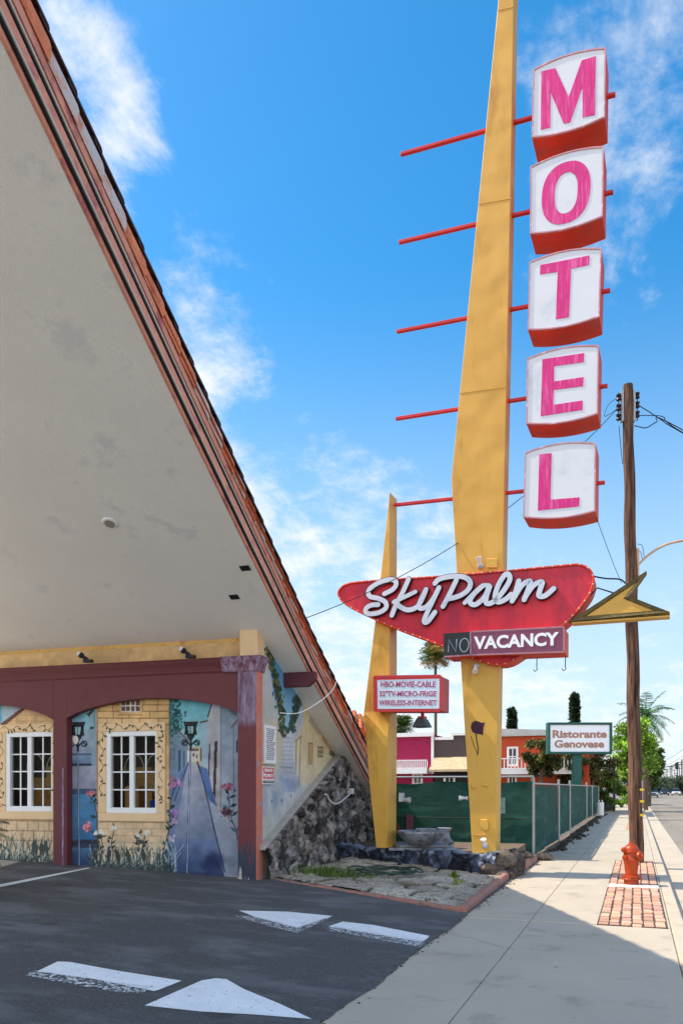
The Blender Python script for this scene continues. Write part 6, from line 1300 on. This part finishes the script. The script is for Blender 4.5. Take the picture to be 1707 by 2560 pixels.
gl = MB(); gl.box(WF, -3.6, XS - .02, -.3, .01, -68, -80); gl.box(WF, -3.6, XS - .02, -.3, .01, -54, -66); gl.build('lawn_bed', M('turf', (104, 140, 58), .9, .25, 3, bump=1, bscale=30), kind='structure')
# far pale purple house, small signs
hz0 = at0(1566, 86); hp = thing('lilac_house', hz0, 'small pale lilac house with an orange sign glimpsed under the street tree', 'building'); FH_ = Fr(atD(1566, 1970, 86), rt, up); h2 = lambda x, y: FH_.px(x, y, 0)
(a0, zt), (a1, zb) = h2(1520, 1930), h2(1606, 1995); g = MB(); g.box(FH_, a0, a1, -2, zt, -6, 0); g.build('wall', M('lilac_wall', (206, 186, 216), .8, .06, 2), hp)
g = MB(); g.box(FH_, a0 - .4, a1 + .4, zt, zt + .25, -6.3, .5); g.build('roof', M('grey_roof', (176, 174, 168)), hp)
for i, (x0, x1) in enumerate(((1524, 1534), (1544, 1552), (1590, 1597))):
    p, q = h2(x0, 1985), h2(x1, 1955); g = MB(); g.box(FH_, p[0], q[0], p[1], q[1], .0, .06); g.build('window', M('plum_window', (72, 38, 84), .4), hp)
p, q = h2(1558, 1978), h2(1570, 1962); g = MB(); g.box(FH_, p[0], q[0], p[1], q[1], .5, .6); g.build('shop_panel', M('orange_panel', (224, 128, 40), .5), hp)
yo = at0(1534, 58); ys_t = thing('yellow_sign', yo, 'small yellow triangular sign above the low lime tree', 'sign'); FY = Fr(atD(1534, 1970, 58), rt, up); y2 = lambda x, y: FY.px(x, y, 0)
g = MB(); g.prism(FY, [y2(1525, 1911), y2(1543, 1911), y2(1537, 1902), y2(1530, 1902)], -.1, .1); g.build('sign_board', M('sign_yellow', (236, 206, 40), .5), ys_t); p = y2(1534, 1911); g = MB(); g.box(FY, p[0] - .06, p[0] + .06, -2, p[1], -.06, .06); g.build('post', m_black, ys_t)
for (x0, x1, y0, y1, D, lab) in ((1507, 1519, 1981, 1995, 58, 'low black lawn sign with a pale panel, nearer the green fence'), (1520, 1537, 1981, 1996, 59, 'low black lawn sign with a wide pale panel, nearer the utility pole')):
    F2 = Fr(atD((x0 + x1) / 2, 1970, D), rt, up); p, q = F2.px(x0, y1), F2.px(x1, y0); t_ = thing('lawn_sign', at0((x0 + x1) / 2, D, .0), lab, 'sign', 'low black lawn signs'); g = MB(); g.box(F2, p[0], q[0], -1.7, q[1], -.1, 0); g.build('board', m_black, t_); g = MB(); g.box(F2, p[0] + .05, q[0] - .05, p[1] + .08, q[1] - .05, 0, .02); g.build('panel', m_notice, t_)

# ---------------------------------------------------------------- utility pole, wires, hydrant
DP = 18.2; PFr = Fr(atD(1590, 1970, DP), rt, up); up_ = lambda x, y: PFr.px(x, y, 0)
pb_ = onz(1590, 2157, 0); m_pole = M('pole_wood', (124, 92, 72), .95, .4, 2.5, bump=1.5, bscale=9, stretch=(4, 4, .22), c2=(48, 32, 28), c2amt=.5, c2scale=3, c2str=(6, 6, .35))
pt_ = PFr.pt(*up_(1567.5, 963), 0); pole = thing('utility_pole', pb_, 'weathered brown wooden utility pole behind the hydrant', 'pole')
n = 26; path = [pb_.lerp(pt_, i / n) + Vector((.012 * math.sin(i * 1.3), .012 * math.cos(i * .9), 0)) for i in range(n + 1)]; path[0].z = -.1; g = MB(); g.tube(path, [.158 - .045 * i / n + .004 * math.sin(i * 2.1) for i in range(n + 1)], 18); g.build('shaft', m_pole, pole, smooth=True)
m_ins = M('insulator_brown', (44, 30, 40), .3, .1, 6)
for sx, x0, xs0 in ((-1, 1553, 1545), (1, 1582, 1592)):
    p0, p1 = up_(x0, 978), up_(x0, 1055); g = MB(); g.box(PFr, min(p0[0], p1[0]) - .02, max(p0[0], p1[0]) + .03, p1[1], p0[1], -.06, .06); br = g.build('rack', m_galv, pole)
    for yy in ((994, 1019, 1043) if sx < 0 else (989, 1012, 1036)):
        q = up_(xs0, yy); o_ = PFr.pt(q[0], q[1], 0); g = MB(); g.lathe(o_, [(.03, -.075), (.055, -.06), (.05, -.02), (.03, 0), (.05, .02), (.055, .06), (.03, .075)], 10); g.build('insulator', m_ins, pole, smooth=True)
    q0, q1 = up_(xs0, 982), up_(xs0, 1052); g = MB(); g.tube([PFr.pt(*q0), PFr.pt(*q1)], .010, 6)
    for yy in (984, 1030, 1050): a, b = up_(x0, yy), up_(xs0, yy); g.tube([PFr.pt(*a), PFr.pt(*b)], .009, 5)
    g.build('rack_bolt', m_black, pole)
for yy in (1974, 2003, 2037): q = up_(1597, yy); g = MB(); g.box(PFr, q[0] - .05, q[0] + .045, q[1] - .025, q[1] + .025, .07, .165); g.build('yellow_marker', M('marker_yellow', (244, 204, 40), .5, .05), pole)
a, b = up_(1588, 1372), up_(1594.5, 1440); g = MB(); g.box(PFr, a[0], b[0], b[1], a[1], -.05, .06); g.build('lamp_bracket', M('tan_metal', (206, 172, 140), .6, .1, 4), pole)
g = MB(); g.tube([PFr.pt(*up_(x, y)) for x, y in spline([(1594, 1413), (1610, 1396), (1636, 1376), (1668, 1360), (1710, 1351), (1770, 1345), (1850, 1344)], 5)], .028, 8); g.build('lamp_arm', M('tan_metal', (206, 172, 140)), pole, smooth=True)
e = PFr.pt(*up_(1880, 1345)); g = MB(); g.sphere(e, .3, 12, 1.6, .6, .35); g.build('lamp_head', m_galv, pole, smooth=True)
g = MB(); g.tube([PFr.pt(*up_(x, y)) for x, y in spline([(1592, 1360), (1604, 1364), (1608, 1385), (1611, 1398)], 4)], .007, 5); g.tube([PFr.pt(*up_(x, y)) for x, y in spline([(1588, 1375), (1600, 1380), (1604, 1400)], 4)], .007, 5); g.build('lamp_wire', m_black, pole)
m_wire = M('wire_black', (24, 26, 30), .6)
def wire(pts, r, label, nm='overhead_wire'):
    g = MB(); g.tube(pts, r, 5); o = g.build(nm, m_wire, None, loc=pts[0], smooth=True); tag(o, label, 'wire', 'overhead wires')
def sagw(p, q, s, n=24): return [p.lerp(q, i / n) - up * s * 4 * (i / n) * (1 - i / n) for i in range(n + 1)]
pR = PFr.pt(*up_(1596, 1014)); pR2 = PFr.pt(*up_(1596, 1039)); pR3 = PFr.pt(*up_(1584, 1064)); far = PFr.pt(*up_(1707, 1082)) + rt * 0; far2 = atD(1900, 1190, 17.5)
wire([Vector(p) for p in spline([pR, PFr.pt(*up_(1622, 1030)), PFr.pt(*up_(1655, 1052)), PFr.pt(*up_(1690, 1074)), far2], 6)], .011, 'black wire dropping right from the middle insulator of the pole')
wire([Vector(p) for p in spline([pR2, PFr.pt(*up_(1630, 1039)), PFr.pt(*up_(1658, 1043)), PFr.pt(*up_(1685, 1069)), far2 - up * .05], 6)], .010, 'black wire looping right from the lowest insulator of the pole')
wire([Vector(p) for p in spline([pR3, PFr.pt(*up_(1600, 1068)), PFr.pt(*up_(1616, 1069)), PFr.pt(*up_(1640, 1055)), PFr.pt(*up_(1662, 1052)), far2 + up * .05], 6)], .012, 'thick taped black wire leaving the pole below its insulators')
pL = PFr.pt(*up_(1545, 1019)); roofp = atD(765, 1545, 13.9)
wire(sagw(pL, roofp, .55, 40), .008, 'long black service wire from the pole to the motel roof behind the sign')
wire([Vector(p) for p in spline([PFr.pt(*up_(1543, 994)), PFr.pt(*up_(1520, 1012)), PFr.pt(*up_(1510, 1040)), PFr.pt(*up_(1528, 1032)), pL], 6)], .007, 'short drooping loop of wire left of the pole top')
wire([PFr.pt(*up_(1546, 1065)), PFr.pt(*up_(1550, 1110)), PFr.pt(*up_(1555, 1160))], .008, 'short wire running down the left face of the pole')
wire(sagw(SG.pt(*SG.px(1490, 1293, -.2), -.2), PFr.pt(*up_(1553, 1458)), .05), .006, 'thin slack wire from the lowest letter box to the pole')
# hydrant
hb = onz(1577, 2210, .02); hy_t = thing('fire_hydrant', hb, 'orange red fire hydrant on a pale concrete pad by the kerb', 'hydrant'); m_hy = M('hydrant_orange', (176, 62, 10), .42, .10, 5, bump=.25, bscale=14, c2=(118, 44, 16), c2amt=.3, c2scale=7)
g = MB(); g.lathe(hb, [(.125, -.02), (.125, .055), (.118, .075), (.165, .08), (.168, .10), (.160, .112), (.168, .118), (.168, .142), (.135, .15), (.10, .155), (.105, .22), (.118, .32), (.132, .40), (.145, .43), (.138, .45), (.132, .52), (.128, .56)], 26); g.build('barrel', m_hy, hy_t, smooth=True)
g = MB(); g.lathe(hb, [(.145, .555), (.148, .575), (.132, .585), (.125, .62), (.10, .665), (.06, .695), (.045, .70), (.04, .735), (.0, .737)], 24); bn = g.build('bonnet', m_hy, hy_t, smooth=True)
def nozzle(d, z, r, l): g = MB(); g.lathe(hb + up * z + d * .08, [(r * .8, 0), (r * .8, l * .5), (r, l * .52), (r, l * .85), (r * .75, l * .9), (r * .4, l * .92), (r * .35, l * 1.15), (.0, l * 1.16)], 16, d); g.build('outlet_cap', m_hy, hy_t, smooth=True)
nozzle((-rt * .95 - fw * .2).normalized(), .60, .046, .10); nozzle((-rt * .9 - fw * .45).normalized(), .47, .045, .11); nozzle((rt * .60 - fw * .75).normalized(), .50, .080, .12); nozzle((-fw * .95 + rt * -.2).normalized(), .60, .04, .05)
g = MB()
for i in range(8): a = i * math.pi / 4; g.lathe(hb + Vector((math.cos(a) * .148, math.sin(a) * .148, .145)), [(.014, 0), (.014, .018), (.0, .018)], 6)
for i in range(8): a = i * math.pi / 4 + .2; g.lathe(hb + Vector((math.cos(a) * .135, math.sin(a) * .135, .578)), [(.012, 0), (.012, .016), (.0, .016)], 6)
g.build('flange_bolts', m_hy, hy_t)

# ---------------------------------------------------------------- far street: cars, signals, poles, trees
def car(px, py, colr, label, kind):
    p = onz(px, py, -.13); t_ = thing('parked_car' if False else 'car', p, label, 'car', 'cars coming up the street'); L_ = LOC[t_.name]
    h, w, l, bonnet = {'truck': (1.9, 2.0, 5.6, .62), 'suv': (1.75, 1.92, 4.7, .58), 'sedan': (1.48, 1.82, 4.7, .55)}[kind]; F = Fr(p, (1, 0, 0), (0, 0, 1)); mb_ = M('car_paint_%d_%d_%d' % tuple(colr), colr, .25, .03, 2, spec=.6)
    gz_ = .28; bh = h * .56
    def loft(name, rings, mat):
        g = MB()
        for i in range(len(rings) - 1):
            a, b = rings[i], rings[i + 1]
            for k in range(4): g.face([a[k], a[(k + 1) % 4], b[(k + 1) % 4], b[k]])
        g.face(rings[0][::-1]); g.face(rings[-1]); return g.build(name, mat, t_, bevel=.05)
    def ring(y, w0, w1, z0, z1): return [p + Vector((-w0 / 2, y, z0)), p + Vector((w0 / 2, y, z0)), p + Vector((w1 / 2, y, z1)), p + Vector((-w1 / 2, y, z1))]
    bd_ = loft('body', [ring(0, w * .94, w * .9, gz_, h * .46), ring(.25, w, w * .96, gz_, bh * .92), ring(l * .24, w, w * .97, gz_, bh), ring(l * .95, w, w * .97, gz_, bh), ring(l, w * .95, w * .9, gz_ + .1, bh * .95)], mb_)
    loft('cabin', [ring(l * .22, w * .95, w * .9, bh, bh + .02), ring(l * .36, w * .95, w * .78, bh, h), ring(l * (.62 if kind == 'truck' else .82), w * .95, w * .78, bh, h), ring(l * (.66 if kind == 'truck' else .97), w * .95, w * .88, bh, bh + .03)], M('car_glass', (26, 34, 40), .08, .05, 1, spec=.8))
    g = MB(); g.box(F, -w * .37, w * .37, h - .05, h + .012, -l * (.6 if kind == 'truck' else .8), -l * .37); g.build('roof_panel', mb_, t_, bevel=.03)
    for sx in (-1, 1):
        g = MB(); g.box(F, sx * w * .36 - .16, sx * w * .36 + .16, h * .36, h * .43, -.06, .02); g.build('headlight', m_lampw, t_, bevel=.02)
        for y in (l * .19, l * .8):
            g = MB(); g.lathe(p + Vector((sx * (w / 2 - .2), y, .33)), [(.33, 0), (.34, .05), (.34, .17), (.30, .2), (.0, .2)], 16, (sx, 0, 0)); wh = g.build('wheel', m_black, t_, smooth=True)
    g = MB(); g.box(F, -w * .25, w * .25, h * .30, h * .44, -.06, .015); g.build('grille', m_dk, t_); g = MB(); g.box(F, -w * .46, w * .46, gz_ - .02, gz_ + .16, -.08, .04); g.build('bumper', m_dk, t_)
car(1631, 1993.5, (120, 140, 152), 'grey blue pickup truck leading the cars in the nearest lane', 'truck'); car(1661, 1989, (40, 58, 90), 'dark navy car right behind the pickup in the next lane', 'suv'); car(1690, 1989, (226, 226, 226), 'white car abreast of the navy one near the right edge', 'suv')
car(1647, 1985, (206, 208, 210), 'silver sedan half hidden between the pickup and the navy car', 'sedan'); car(1676, 1984, (150, 152, 156), 'grey sedan between the navy and white cars', 'sedan'); car(1704, 1986, (214, 212, 206), 'pale sedan cut off by the right edge of the view', 'sedan'); car(1613, 1986, (52, 54, 60), 'dark sedan at the kerb just left of the pickup', 'sedan')
DT = 140.0; TF = Fr(atD(1720, 1970, DT), rt, up); t2 = lambda x, y: TF.px(x, y, 0); sg_t = thing('traffic_signal', at0(1722, DT), 'dark traffic signal mast arm with two signal heads over the far road', 'traffic signal')
g = MB(); g.tube([TF.pt(*t2(1722, 1909)), TF.pt(*t2(1690, 1913)), TF.pt(*t2(1626, 1924))], [.12, .10, .06], 8); g.build('mast_arm', M('grey_steel', (96, 100, 104), .5, .1), sg_t); p = t2(1722, 1905); g = MB(); g.tube([at0(1722, DT), TF.pt(*p)], .16, 8); g.build('pole', M('grey_steel', (96, 100, 104)), sg_t)
for x, y in ((1643, 1922), (1689.5, 1914.5)):
    a, b = t2(x, y); g = MB(); g.box(TF, a - .26, a + .26, b - .62, b + .55, .05, .35); hd = g.build('signal_head', m_black, sg_t, bevel=.03)
    for k, cc in enumerate(((70, 20, 18), (70, 60, 20), (20, 70, 40))): g = MB(); g.lathe(TF.pt(a, b + .32 - k * .36, .35), [(.13, 0), (.13, .03), (.0, .03)], 12, TF.c); g.build('signal_lens', M('lens_%d' % k, cc, .3), hd)
m_fp = M('far_pole', (108, 98, 92), .9, .2, 2); r = random.Random(20)
fps = [(1650, 1915, 330), (1657, 1928, 420), (1664, 1921, 380), (1668, 1926, 450), (1674, 1918, 340), (1678, 1912, 300), (1684, 1922, 400), (1692, 1905, 250), (1697, 1916, 330), (1703, 1898, 210), (1640, 1930, 460), (1661, 1934, 500), (1688, 1930, 480)]
for i, (x, y, D) in enumerate(fps):
    b = at0(x, D); h = htop(y, D) + .3; t_ = thing('street_pole', b, 'distant wooden utility pole along the right side of the street', 'pole', 'distant poles down the street'); g = MB(); g.tube([b, b + up * h], [.24, .18], 6); g.build('shaft', m_fp, t_)
    g = MB(); F2 = Fr(b, rt, up); g.box(F2, -1.3, 1.3, h - .9, h - .7, -.1, .1); g.build('cross_arm', m_fp, t_)
for (y0, y1) in ((1868, 1905), (1885, 1916), (1902, 1926)):
    wire(sagw(atD(1712, y0, 205), atD(1646, y1, 330), .8), .045, 'distant black wire strung between the far street poles')
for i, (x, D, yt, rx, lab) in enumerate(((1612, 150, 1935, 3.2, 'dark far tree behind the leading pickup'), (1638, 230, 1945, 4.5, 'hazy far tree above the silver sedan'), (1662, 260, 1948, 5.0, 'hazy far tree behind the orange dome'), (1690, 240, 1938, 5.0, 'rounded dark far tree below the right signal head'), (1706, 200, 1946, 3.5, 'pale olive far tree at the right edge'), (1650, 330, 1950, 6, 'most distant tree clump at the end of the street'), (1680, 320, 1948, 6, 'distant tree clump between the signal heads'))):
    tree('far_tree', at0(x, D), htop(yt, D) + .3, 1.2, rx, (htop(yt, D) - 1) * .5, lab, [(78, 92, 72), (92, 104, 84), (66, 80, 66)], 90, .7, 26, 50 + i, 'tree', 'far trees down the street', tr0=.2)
od = at0(1673, 300); t_ = thing('orange_dome', od, 'orange dome topping a pale stand behind the distant cars', 'dome'); g = MB(); zt = htop(1957, 300); g.lathe((od.x, od.y, zt - 1.9), [(1.4, 0), (1.55, .5), (1.45, 1.1), (1.1, 1.6), (.5, 1.86), (.0, 1.9)], 20); g.build('dome', M('dome_orange', (240, 150, 40), .5), t_, smooth=True); g = MB(); g.lathe((od.x, od.y, -.3), [(1.9, 0), (1.9, zt - 1.6), (.0, zt - 1.6)], 16); g.build('stand', M('cream_stand', (226, 206, 176), .7), t_)
# low buildings and kerb on the right side far ahead
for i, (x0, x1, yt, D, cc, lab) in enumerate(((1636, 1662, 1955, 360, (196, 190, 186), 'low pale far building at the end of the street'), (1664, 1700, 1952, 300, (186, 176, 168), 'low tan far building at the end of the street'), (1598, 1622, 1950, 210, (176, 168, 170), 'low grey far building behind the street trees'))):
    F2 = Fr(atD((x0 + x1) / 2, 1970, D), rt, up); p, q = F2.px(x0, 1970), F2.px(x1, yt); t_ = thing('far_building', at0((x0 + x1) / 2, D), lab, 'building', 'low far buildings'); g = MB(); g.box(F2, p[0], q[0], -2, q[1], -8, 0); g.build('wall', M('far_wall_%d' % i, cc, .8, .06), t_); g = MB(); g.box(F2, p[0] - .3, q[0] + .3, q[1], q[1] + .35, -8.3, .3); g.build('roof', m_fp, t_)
